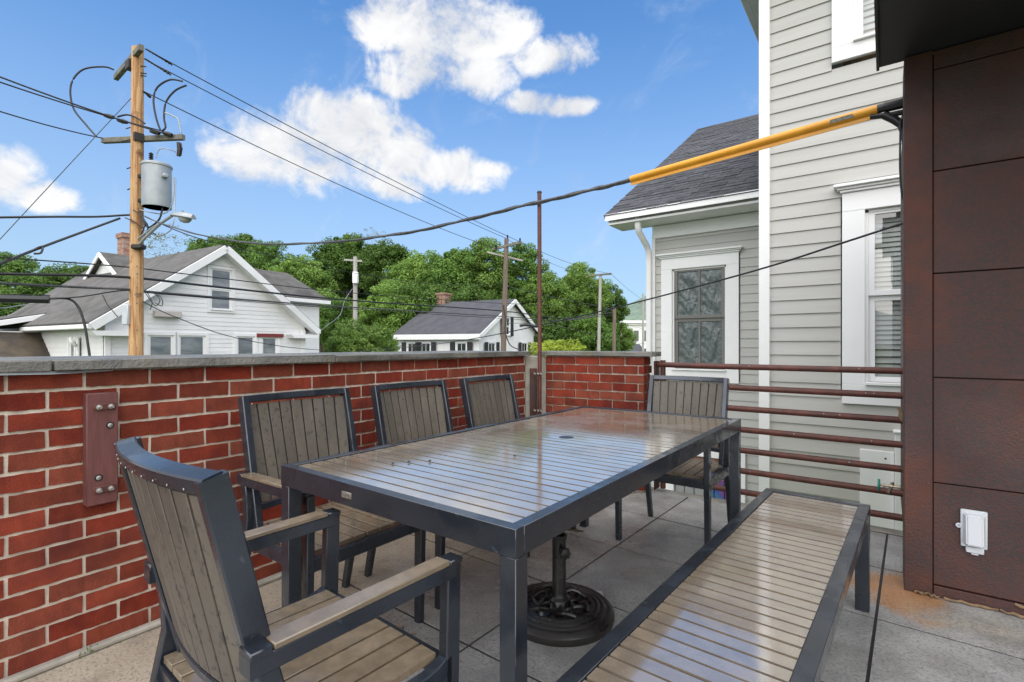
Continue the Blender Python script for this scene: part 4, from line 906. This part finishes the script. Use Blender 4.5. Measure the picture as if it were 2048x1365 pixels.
# ================================================================== UTILITY POLES
def up(name, label, px, ytop, d, rt, rb, mat, lean=0):
    b = pt(px, 690, d); tz = CAMH + (HOR - ytop) * d / F_PX
    r = thing(name, label, 'pole', (b.x, b.y, GROUND), 0, 'wooden utility poles along the street')
    t = pt(px + lean, ytop, d) - Vector((b.x, b.y, GROUND))
    g = MB(); g.tube([(0, 0, 0), tuple(t * .35), tuple(t * .7), tuple(t)], 1.0, 16, scale=[rb, lerp(rb, rt, .35), lerp(rb, rt, .7), rt]); g.build('pole_shaft', mat, r)
    return r
def rel(root, p): return tuple(Vector(p) - Vector(root.location))
DM = 12.5
mp_ = up('utility_pole', 'tall new brown wooden utility pole with transformer and street lamp', 270.5, 97, DM, .125, .168, 'pole_wood', 5)
def arm_bar(root, a, b, w_, h, name='crossarm', mat='arm_wood', parent=None):
    g = MB(); a, b = Vector(rel(root, a)), Vector(rel(root, b)); d = (b - a).normalized(); g.bar([a, b], w_, h, tuple(d.cross(Vector((0, 0, 1)))), ch=.01); return g.build(name, mat, parent or root)
arm_bar(mp_, pt(283, 95, 12.1), pt(232, 156, 13.55), .11, .14)
arm_bar(mp_, pt(206, 282, 12.75), pt(367, 275, 12.35), .11, .13)
g = MB(); c = Vector(rel(mp_, pt(266, 133, 12.6))); g.box(c, (.26, .26, .2)); g.build('bracket', 'dark_metal', mp_, smooth=False)
g = MB(); c = Vector(rel(mp_, pt(276, 276, 12.45))); g.box(c, (.2, .2, .2)); g.build('bracket', 'dark_metal', mp_, smooth=False)
for (x, y) in ((243, 283), (292, 134), (292, 153), (254, 338), (252, 258), (293, 148), (255, 380), (292, 380), (272, 560)):
    g = MB(); a = Vector(rel(mp_, pt(x, y, 12.4))); g.tube([a, Vector(rel(mp_, pt(268 + (6 if x > 268 else -6), y - 3, 12.5)))], .014, 6); g.build('step_bolt', 'dark_metal', mp_)
# wood scars / tags on the shaft
for (y, s_) in ((533, .03), (548, .035), (556, .018), (575, .022), (592, .04), (607, .03), (622, .014), (660, .03), (696, .022)):
    g = MB(); a = Vector(rel(mp_, pt(274 + random.uniform(-1, 1), y, DM - .165))); g.box(a, (s_ * 1.1, .012, s_ * 1.3), (0, random.uniform(-.4, .4), YAW), ch=.003); g.build('tag', 'arm_wood', mp_)
# transformer
tc_ = Vector(rel(mp_, pt(313.5, 416, 12.15))); tf = MB(); hT = 1.02
tf.lathe([(.285, .03), (.30, 0), (.305, .03), (.305, hT - .05), (.325, hT - .04), (.325, hT), (.30, hT + .03), (.12, hT + .07), (0, hT + .075)], 28, mat=Matrix.Translation(tc_)); to = tf.build('transformer', 'galv', mp_)
g = MB(); g.lathe([(.295, .012), (0, .012)], 24, mat=Matrix.Translation(tc_ + Vector((0, 0, -.014)))); g.build('tank_bottom', 'dark_metal', to)
for zz in (.25, .85):
    g = MB(); a = Vector(rel(mp_, pt(275, 400, 12.5))); a.z = tc_.z + zz; b = tc_ + Vector((0, 0, zz)); g.bar([a, b], .08, .12, (0, 0, 1), ch=.01); g.build('tank_bracket', 'dark_metal', to)
def bushing(p, h, r, parent, mat='dark_metal'):
    g = MB(); pr_ = []
    for k in range(5): pr_ += [(r * .5, h * k / 5), (r, h * (k + .4) / 5)]
    g.lathe([(r * .5, -.03)] + pr_ + [(r * .3, h), (0, h + .02)], 10, mat=Matrix.Translation(p)); return g.build('bushing', mat, parent)
bushing(tc_ + Vector((-.05, -.1, hT + .05)), .24, .055, to); bushing(tc_ + Vector((-.24, .0, hT)), .12, .05, to, 'galv')
g = MB(); g.box(tc_ + Vector((.34, .06, .72)), (.12, .12, .1), ch=.02); g.build('terminal', 'galv', to)
# cut-out fuse
fc = Vector(rel(mp_, pt(357, 300, 12.3))); g = MB(); g.tube([fc + Vector((0, 0, .17)), fc + Vector((.03, 0, 0)), fc + Vector((0, 0, -.16))], .045, 8); g.tube([fc + Vector((.06, .03, .15)), fc + Vector((.12, .03, .02)), fc + Vector((.05, .03, -.15))], .018, 6); g.build('fuse_cutout', 'dark_metal', mp_)
# box low on the pole
g = MB(); c = Vector(rel(mp_, pt(252.5, 630, 12.35))); g.box(c, (.16, .12, .50), (0, 0, YAW), ch=.02); g.build('junction_box', 'cover_grey', mp_)
# street lamp (a thing on the pole)
la = pt(277, 492, 12.35); lb = pt(345, 431, 11.7)
sl_r = thing('street_lamp', 'grey cobra head street lamp on the brown utility pole', 'street lamp', tuple(la))
g = MB(); g.tube([(0, 0, 0), rel(sl_r, pt(290, 476, 12.2)), rel(sl_r, pt(320, 448, 12.0)), rel(sl_r, lb)], .035, 8); g.tube([rel(sl_r, pt(276, 478, 12.35)), rel(sl_r, pt(306, 455, 12.1)), rel(sl_r, pt(318, 449, 12.0))], .022, 8); g.build('lamp_arm', 'galv', sl_r)
g = MB(); g.box((0, 0, -.03), (.28, .2, .12), (0, 0, YAW), ch=.03); g.build('arm_bracket', 'dark_metal', sl_r)
hd = (pt(386, 437, 11.35) - lb); hl = hd.length; xa = hd.normalized(); za = (Vector((0, 0, 1)) - xa * xa.z).normalized(); ya = za.cross(xa)
hm = Matrix((xa.to_4d(), ya.to_4d(), za.to_4d(), (0, 0, 0, 1))).transposed(); hm.col[3] = Vector(rel(sl_r, lb)).to_4d()
g = MB(); rings = []
for t in range(9):
    u = t / 8; ww = .06 + .10 * math.sin(min(1, u * 1.15) * math.pi * .72); hh = .05 + .06 * math.sin(u * math.pi * .8)
    if t == 8: ww *= .3
    rings.append([(hm @ Vector((u * hl, ww * math.cos(a), (hh if math.sin(a) > 0 else .025) * math.sin(a)))) for a in [2 * math.pi * k / 14 for k in range(14)]])
vv = [[g.bm.verts.new(p) for p in r_] for r_ in rings]
for i in range(8):
    for j in range(14): g.bm.faces.new((vv[i][j], vv[i][(j + 1) % 14], vv[i + 1][(j + 1) % 14], vv[i + 1][j]))
g.bm.faces.new(vv[0]); g.bm.faces.new(vv[-1]); lh = g.build('lamp_head', 'galv', sl_r)
g = MB(); g.lathe([(.0, -.12), (.07, -.10), (.11, -.05), (.12, .0)], 16, mat=hm @ Matrix.Translation((hl * .62, 0, -.02)) @ Matrix.Diagonal((1.5, 1, 1, 1))); g.build('lens', 'lamp_glass', lh)
g = MB(); g.lathe([(.03, 0), (.03, .05), (0, .06)], 10, mat=hm @ Matrix.Translation((hl * .45, 0, .09))); g.build('photocell', 'galv', lh)
# other poles
p1 = up('utility_pole', 'weathered brown utility pole with two crossarms before the small house', 1003, 478, 30, .13, .19, 'pole_old', 10)
arm_bar(p1, pt(985, 499, 30.3), pt(1043, 485, 29.5), .12, .15); arm_bar(p1, pt(975, 505, 31), pt(1046, 522, 30.5), .10, .10, mat='pole_grey')
for (x, y) in ((1015, 476), (1040, 482), (992, 496)): bushing(Vector(rel(p1, pt(x, y + 2, 30))), .22, .06, p1)
p2 = up('utility_pole', 'pale grey pole with white box rising from the bushes', 710.5, 514, 33, .13, .17, 'pole_grey')
arm_bar(p2, pt(688, 520, 33), pt(724, 523, 33), .1, .11, mat='pole_grey')
g = MB(); g.box(rel(p2, pt(711, 556, 32.7)), (.33, .3, .74), (0, 0, YAW), ch=.03); g.build('pole_box', 'white_trim', p2)
p3 = up('utility_pole', 'slim grey pole with single crossarm before the light green tree', 1195, 548, 37, .10, .14, 'pole_grey', 6)
arm_bar(p3, pt(1176, 552, 37.4), pt(1223, 548, 36.5), .11, .13)
p4 = up('utility_pole', 'short brown pole without crossarm right of the slim grey pole', 1227, 615, 35, .115, .14, 'pole_old', 2)
p5 = up('utility_pole', 'distant thin pole beside the pale far building', 1286, 588, 70, .13, .17, 'pole_grey')
arm_bar(p5, pt(1278, 607, 70), pt(1294, 603, 70), .12, .14)

# ================================================================== WIRES
def spline(P, n=8):
    out = []
    for i in range(len(P) - 1):
        p0, p1_, p2_, p3_ = P[max(i - 1, 0)], P[i], P[i + 1], P[min(i + 2, len(P) - 1)]
        for k in range(n):
            t = k / n; out.append(.5 * ((2 * p1_) + (p2_ - p0) * t + (2 * p0 - 5 * p1_ + 4 * p2_ - p3_) * t * t + (3 * p1_ - p0 - 3 * p2_ + p3_) * t ** 3))
    out.append(P[-1]); return out
def wire(name, pts, r, label, mat='cable', group=None, n=6, sides=6):
    P = [pt(*p) for p in pts]
    o = P[0].copy(); g = MB(); g.tube([p - o for p in spline(P, n)], r, sides)
    ob = g.build(name, mat, None, tuple(o)); tag(ob, label, 'wire', group); return ob
WG = 'overhead wires strung along the street'
TH = 'thin dark overhead wire strung between utility poles along the street'
def ln(p, q, n, sag=0.0):
    """points with perspective-true interpolation between two (x, y, d) ends"""
    a, b = pt(*p), pt(*q); out = []
    for k in range(n + 1):
        t = k / n; v = a.lerp(b, t); v.z -= sag * 4 * t * (1 - t); out.append(v)
    return out
def span(name, p, q, sag, r, label=TH, mat='cable', group=WG, n=16):
    P = ln(p, q, n, sag); o = P[0].copy(); g = MB(); g.tube([v - o for v in P], r, 6); ob = g.build(name, mat, None, tuple(o)); tag(ob, label, 'wire', group); return ob
# three primaries to the weathered pole, insulator strings at the start
span('power_line', (290, 98, 12.1), (1040, 484, 29.5), .15, .013, 'topmost of three power lines from brown pole to weathered pole'); span('power_line', (288, 118, 12.7), (1014, 478, 30), .15, .013, 'middle of three power lines from brown pole to weathered pole'); span('power_line', (285, 182, 12.5), (992, 498, 30.2), .25, .013, 'lowest of three power lines from brown pole to weathered pole')
span('power_line', (1040, 484, 29.5), (1222, 548, 36.5), .25, .012, 'upper power line from weathered pole past the rusty pole'); span('power_line', (1014, 478, 30), (1178, 552, 37.4), .3, .010, 'lower power line from weathered pole to slim grey pole'); span('power_line', (1222, 548, 36.5), (1292, 603, 70), .2, .012, 'power line descending right from the slim grey pole')
for (x0, y0, x1, y1, d) in ((293, 99, 345, 130, 12.3), (290, 118, 342, 150, 12.7), (286, 183, 300, 194, 12.5)):
    a, b = pt(x0, y0, d), pt(x1, y1, d + .35); g = MB(); n = 16; g.tube([(b - a) * (k / n) for k in range(n + 1)], .02, 7, scale=[1 if k % 2 else (1.9 if k > 10 else 1.25) for k in range(n + 1)])
    o = g.build('insulator_string', 'dark_metal', None, tuple(a)); tag(o, 'ribbed dark dead end insulator at the top of the brown pole', 'insulator', 'dead end insulators on the brown pole')
# primaries leaving to the left
span('power_line', (-60, 131, 9.6), (330, 268, 12.3), .05, .017, 'upper of the paired wires leaving the lower crossarm leftwards'); span('power_line', (-60, 144, 9.6), (322, 262, 12.4), .05, .015, 'lower of the paired wires leaving the lower crossarm leftwards'); span('power_line', (-60, 204, 9.8), (206, 277, 12.7), .05, .014, 'single wire reaching the left tip of the lower crossarm')
for (x, y, d) in ((218, 233, 11.5), (245, 243, 11.8), (310, 265, 12.3), (335, 268, 12.3)):
    g = MB(); g.tube([Vector((-.12, -.05, .04)), Vector((0, 0, 0)), Vector((.12, .05, -.04))], .05, 7, scale=[.8, 1.1, .8]); o = g.build('insulator', 'dark_metal', None, tuple(pt(x, y, d))); tag(o, 'small ribbed insulator by the lower crossarm', 'insulator', 'insulators by the lower crossarm')
wire('jumper_cable', [(228, 140, 13.3), (207, 134, 13.2), (165, 140, 13), (142, 170, 12.9), (146, 215, 12.9), (172, 250, 12.9), (193, 274, 12.8)], .022, 'big black jumper loop left of the brown pole')
wire('jumper_cable', [(365, 163, 12.3), (340, 160, 12.3), (315, 175, 12.3), (307, 200, 12.3), (312, 235, 12.3), (321, 262, 12.3)], .022, 'left of two black jumper loops right of the pole')
wire('jumper_cable', [(373, 171, 12.3), (350, 182, 12.3), (332, 205, 12.3), (328, 235, 12.3), (331, 255, 12.3), (323, 263, 12.3)], .022, 'right of two black jumper loops right of the pole')
wire('jumper_cable', [(330, 226, 12.3), (345, 232, 12.3), (356, 240, 12.3), (362, 266, 12.3)], .018, 'short grey lead down to the crossarm end', 'galv')
wire('jumper_cable', [(235, 234, 12.3), (255, 230, 12.3), (275, 237, 12.3), (290, 248, 12.3)], .022, 'short black jumper arched across the brown pole')
wire('jumper_cable', [(312, 316, 12.2), (318, 300, 12.2), (335, 298, 12.2), (352, 305, 12.3)], .012, 'thin grey lead from transformer to fuse', 'galv')
wire('jumper_cable', [(347, 355, 12.1), (347, 390, 12.1), (340, 418, 12.1), (325, 428, 12.1), (300, 425, 12.3), (280, 420, 12.4)], .014, 'inner grey lead hanging beside the transformer', 'galv')
wire('jumper_cable', [(351, 356, 12.1), (350, 400, 12.1), (348, 440, 12.0), (340, 462, 12.0), (315, 472, 12.1), (285, 460, 12.3)], .014, 'outer grey lead hanging beside the transformer', 'galv')
wire('jumper_cable', [(325, 416, 12.1), (320, 436, 12.1), (310, 448, 12.1), (296, 455, 12.2), (283, 440, 12.3)], .022, 'black lead looping under the transformer tank')
for k, a in enumerate([[(266, 420, 12.3), (284, 433, 12.3), (290, 450, 12.2), (282, 470, 12.3)], [(280, 425, 12.3), (292, 446, 12.2), (300, 462, 12.2), (312, 470, 12.2)], [(250, 436, 12.3), (270, 445, 12.3), (290, 462, 12.3)], [(280, 436, 12.3), (296, 452, 12.2), (286, 478, 12.3)]]):
    wire('loose_wire', a, .014, 'tangled black wires on the brown pole below the transformer', 'cable', 'tangled wires on the brown pole')
span('guy_wire', (262, 197, 12.5), (-40, 522, 11.5), 0, .009, 'thin diagonal guy wire from the brown pole down left', 'cable_grey', None)
wire('service_drop', [(-60, 436, 10.5), (100, 434, 11.2), (190, 434, 12), (245, 431, 12.4), (266, 430, 12.5)], .026, 'level black service cable entering from the left')
wire('service_drop', [(-60, 548, 9.5), (0, 528, 10), (70, 500, 10.8), (150, 470, 11.6), (240, 437, 12.4)], .028, 'slanting black service cable with splices at left')
wire('splice_loop', [(58, 506, 10.7), (70, 499, 10.75), (84, 494, 10.9), (82, 506, 10.8), (68, 508, 10.75)], .022, 'black splice loop hanging on the slanting cable')
# telecom and neutral cables along the street
def run(name, pts, r, label=TH, mat='cable', group=WG): return wire(name, pts, r, label, mat, group)
run('overhead_wire', [(-60, 511, 9.5), (51, 519, 10.5), (253, 534.6, 12.4), (410, 553, 15), (700, 586, 21), (1000, 607, 30), (1195, 612, 37)], .016, 'thin wire above the thick telecom cable across the white gable')
run('telecom_cable', [(-60, 546, 9.5), (0, 548, 10), (253, 555, 12.3), (445, 575.6, 15.5), (700, 601, 21), (1000, 622, 30), (1130, 637, 35), (1227, 625, 35)], .034, 'thick black telecom cable crossing before the white house', 'cable', None)
run('telecom_cable', [(-60, 564, 9.5), (0, 567, 10), (180, 576, 11.8), (253, 579, 12.3), (342, 587.6, 13.8), (650, 611.6, 20), (1000, 633, 30), (1120, 641, 35), (1195, 632, 37)], .030, 'lower black telecom cable with lashing along the street', 'cable_grey', None)
run('overhead_wire', [(253, 581, 12.3), (342, 590, 13.8), (650, 615, 20), (1000, 637, 30), (1110, 643, 33), (1227, 630, 35)], .014, 'thin wire lashed just under the lower telecom cable')
run('overhead_wire', [(-60, 590, 11), (60, 590, 12), (100, 592, 12.5)], .014, 'thin wire reaching the black splice case')
run('overhead_wire', [(-60, 619, 11), (0, 617, 11.5), (45, 611, 12), (80, 606, 12.3)], .012, 'pale thin wire below the black splice case', 'galv', None)
run('house_drop', [(285, 603, 12.4), (340, 630, 13.5), (455, 672, 15.5), (570, 694, 17.5), (660, 702, 19)], .012, 'slack drop wire slanting down across the white gable')
run('overhead_wire', [(283, 430, 12.4), (400, 478, 14), (560, 515, 18), (700, 545, 22), (860, 567, 26), (1000, 571, 30)], .012, 'thin wire sagging from below the lamp to the weathered pole')
run('overhead_wire', [(1005, 571, 30), (1085, 590, 34), (1195, 612, 37), (1227, 622, 36)], .014, 'grey wire from mid weathered pole to slim grey pole', 'cable_grey')
run('overhead_wire', [(1005, 648, 30), (1100, 650, 33), (1227, 678, 40), (1300, 690, 45)], .014, 'grey wire sloping down right behind the yellow green shrub', 'cable_grey')
run('overhead_wire', [(1195, 612, 37), (1228, 640, 50), (1290, 660, 70)], .012, 'thin wire from slim grey pole down to the far pole')
run('house_drop', [(705, 578, 32.8), (690, 600, 31.5), (680, 630, 29.5), (650, 655, 24.5), (643, 660, 23)], .014, 'pale drop wire from grey pole to the white house', 'galv', None)
run('pole_cable', [(1006, 610, 29.8), (1012, 640, 29.7), (1010, 660, 29.6), (1020, 690, 29.5), (1040, 700, 29.5)], .035, 'black cable loop at the foot of the weathered pole')
o = run('splice_case', [(-60, 596, 11), (0, 598, 11.2), (90, 600, 11.6), (95, 600, 11.62)], .095, 'fat black splice case tube at the far left edge'); o['category'] = 'splice case'
run('riser_cable', [(95, 598, 11.6), (135, 598, 11.8), (155, 612, 11.9), (168, 645, 11.9), (176, 690, 11.9), (186, 760, 11.9)], .028, 'black cable curving down from the splice case')
run('overhead_wire', [(100, 598, 11.6), (160, 594, 11.9), (230, 583, 12.2), (258, 581, 12.4)], .018, 'black cable from splice case up to the brown pole', 'cable', None)
for k, a in enumerate([[(290, 585, 12.2), (300, 600, 12.2), (312, 612, 12.2), (320, 600, 12.2), (310, 588, 12.2)], [(295, 586, 12.2), (304, 606, 12.2), (300, 620, 12.2)], [(300, 585, 12.2), (322, 595, 12.2), (324, 612, 12.2), (310, 606, 12.2)], [(205, 590, 12), (215, 610, 12), (225, 622, 12), (235, 634, 12)]]):
    wire('loose_wire', a, .010, 'coil of loose wire hanging beside the brown pole shaft', 'cable', 'loose wire coils')
for (x, y, d) in ((1240, 0, 0),): pass
o = run('splice_case', [(1040, 652, 30.5), (1052, 650, 30.6), (1072, 653, 30.8), (1076, 653, 30.9)], .10, 'small black splice case beside the rusty pole'); o['category'] = 'splice case'

# service drop to our building: cable, yellow guard, black sleeve
ATT = Vector((CX + .0, 3.16, 0)); PL = pt(283, 430, 12.4); PL.z = 0
def on_plan(x, y, a=ATT, b=PL):
    r = ray(x, y); d2 = (b - a).to_2d(); r2 = Vector((r.x, r.y)); a2 = a.to_2d()
    # a + t d = s r
    det = d2.x * (-r2.y) - d2.y * (-r2.x); t = ((-a2.x) * (-r2.y) - (-a2.y) * (-r2.x)) / det
    q = a2 + d2 * t; s = q.dot(r2) / r2.dot(r2); return Vector((0, 0, CAMH)) + r * s
CP = [on_plan(x, y) for (x, y) in ((1804, 206), (1755, 219), (1500, 293), (1262, 359), (1180, 381), (1080, 404), (1000, 423), (900, 448), (800, 468), (700, 481), (600, 488), (500, 486), (400, 470), (330, 450), (286, 432))]
o0 = CP[0].copy(); g = MB(); pp = spline([p - o0 for p in CP], 8); g.tube(pp, .011, 8)
for ph in (0, 2.1):
    g.tube([p + Vector((.008 * math.sin(i * .55 + ph), .004, .012 * math.cos(i * .55 + ph))) for i, p in enumerate(pp)], .0075, 6)
o = g.build('service_cable', 'cable_grey', None, tuple(o0)); tag(o, 'twisted grey service cable sagging from brown pole to yellow guard', 'cable')
GA, GB = CP[1], CP[3]; yg = thing('cable_guard', 'long yellow plastic cable guard on the service cable', 'cable guard', tuple(GA))
prof = [(.0225 * math.cos(a), .0225 * math.sin(a)) for a in [R(-60 + 300 * k / 14) for k in range(15)]] + [(-.003, -.026), (-.003, -.044), (.003, -.044), (.003, -.026)]
g = MB(); g.sweep([(GB - GA) * (k / 6) for k in range(7)], prof, None); g.build('tube', 'yellow', yg)
dg = (GB - GA).normalized(); lp = (GB - GA) * .11 + Vector((0, 0, .004)); sv = dg.cross(Vector((0, 0, 1))).normalized()
g = MB(); tocam = (Vector((0, 0, CAMH)) - (GA + lp)).normalized(); nv = (tocam - dg * tocam.dot(dg)).normalized(); wv = dg.cross(nv)
g.poly([lp + nv * .0232 + dg * u + wv * v for u, v in ((-.055, -.010), (.055, -.009), (.05, .010), (-.05, .009))], nv * .0012); g.build('worn_sticker', 'label_silver', yg, smooth=False)
bs = thing('cable_sleeve', 'black rubber sleeve joining yellow guard to the rusty wall', 'sleeve', tuple(CP[0]))
g = MB(); a = CP[1] - CP[0]; g.tube([a * -.6, a * .0, a * .35, a * .7, a * .72, a * 1.02], .027, 14, scale=[1.05, 1.05, 1.0, 1.0, .82, .82]); g.tube([a * -.6 + Vector((0, 0, -.05)), a * .5 + Vector((0, 0, -.045)), a * 1.3 + Vector((0, 0, -.03))], .014, 8); g.build('sleeve', 'plastic_black', bs)
g = MB(); v0 = a * .75 + Vector((0, 0, -.035)); g.tube([v0, a * .3 + Vector((0, 0, -.075)), a * .0 + Vector((0, 0, -.11)), a * -.2 + Vector((.0, 0, -.20)), a * -.45 + Vector((0, 0, -.36))], .02, 10); g.tube([a * -.3 + Vector((0, 0, -.03)), a * .0 + Vector((0, 0, -.10)), a * -.2 + Vector((0, 0, -.22))], .017, 8); g.build('lead', 'plastic_black', bs)
def thin(name, pts, r, label, mat='cable', a=ATT, b=PL):
    P = [on_plan(x, y, a, b) for x, y in pts]; o = P[0].copy(); g = MB(); g.tube([p - o for p in spline(P, 6)], r, 6); ob = g.build(name, mat, None, tuple(o)); tag(ob, label, 'wire'); return ob
g = MB(); P = [pt(x, y, 2.45) for x, y in ((1801, 240), (1800, 300), (1800, 340), (1803, 385), (1808, 402))]; o0 = P[0].copy(); g.tube([p - o0 for p in spline(P, 6)], .004, 6); o = g.build('hanging_wire', 'cable', None, tuple(o0)); tag(o, 'thin black wire hanging down the edge of the rusty wall', 'wire')
A2_ = Vector((CX + .02, 3.16, 0)); B2_ = pt(600, 690, 24); B2_.z = 0
thin('drop_wire', ((1809, 446), (1680, 488), (1540, 533), (1400, 572), (1250, 611), (1120, 642), (1000, 668), (900, 685), (800, 696), (650, 708)), .006, 'single black wire running from the rusty wall across the neighbour house', a=A2_, b=B2_)

# a little moss at the wall foot
g = MB()
for k in range(26):
    a, r_, h_ = random.uniform(0, 6.28), random.uniform(0, .018), random.uniform(.006, .018)
    p0 = Vector((r_ * math.cos(a), r_ * math.sin(a) * 1.8, 0)); g.tube([p0, p0 + Vector((random.uniform(-.006, .006), random.uniform(-.006, .006), h_))], .002, 4, scale=[1, .3])
o = g.build('moss_tuft', 'leaf_green', None, tuple(Vector((-2.312, .545, .012)))); tag(o, 'tiny green moss tuft at the foot of the long brick parapet', 'moss')
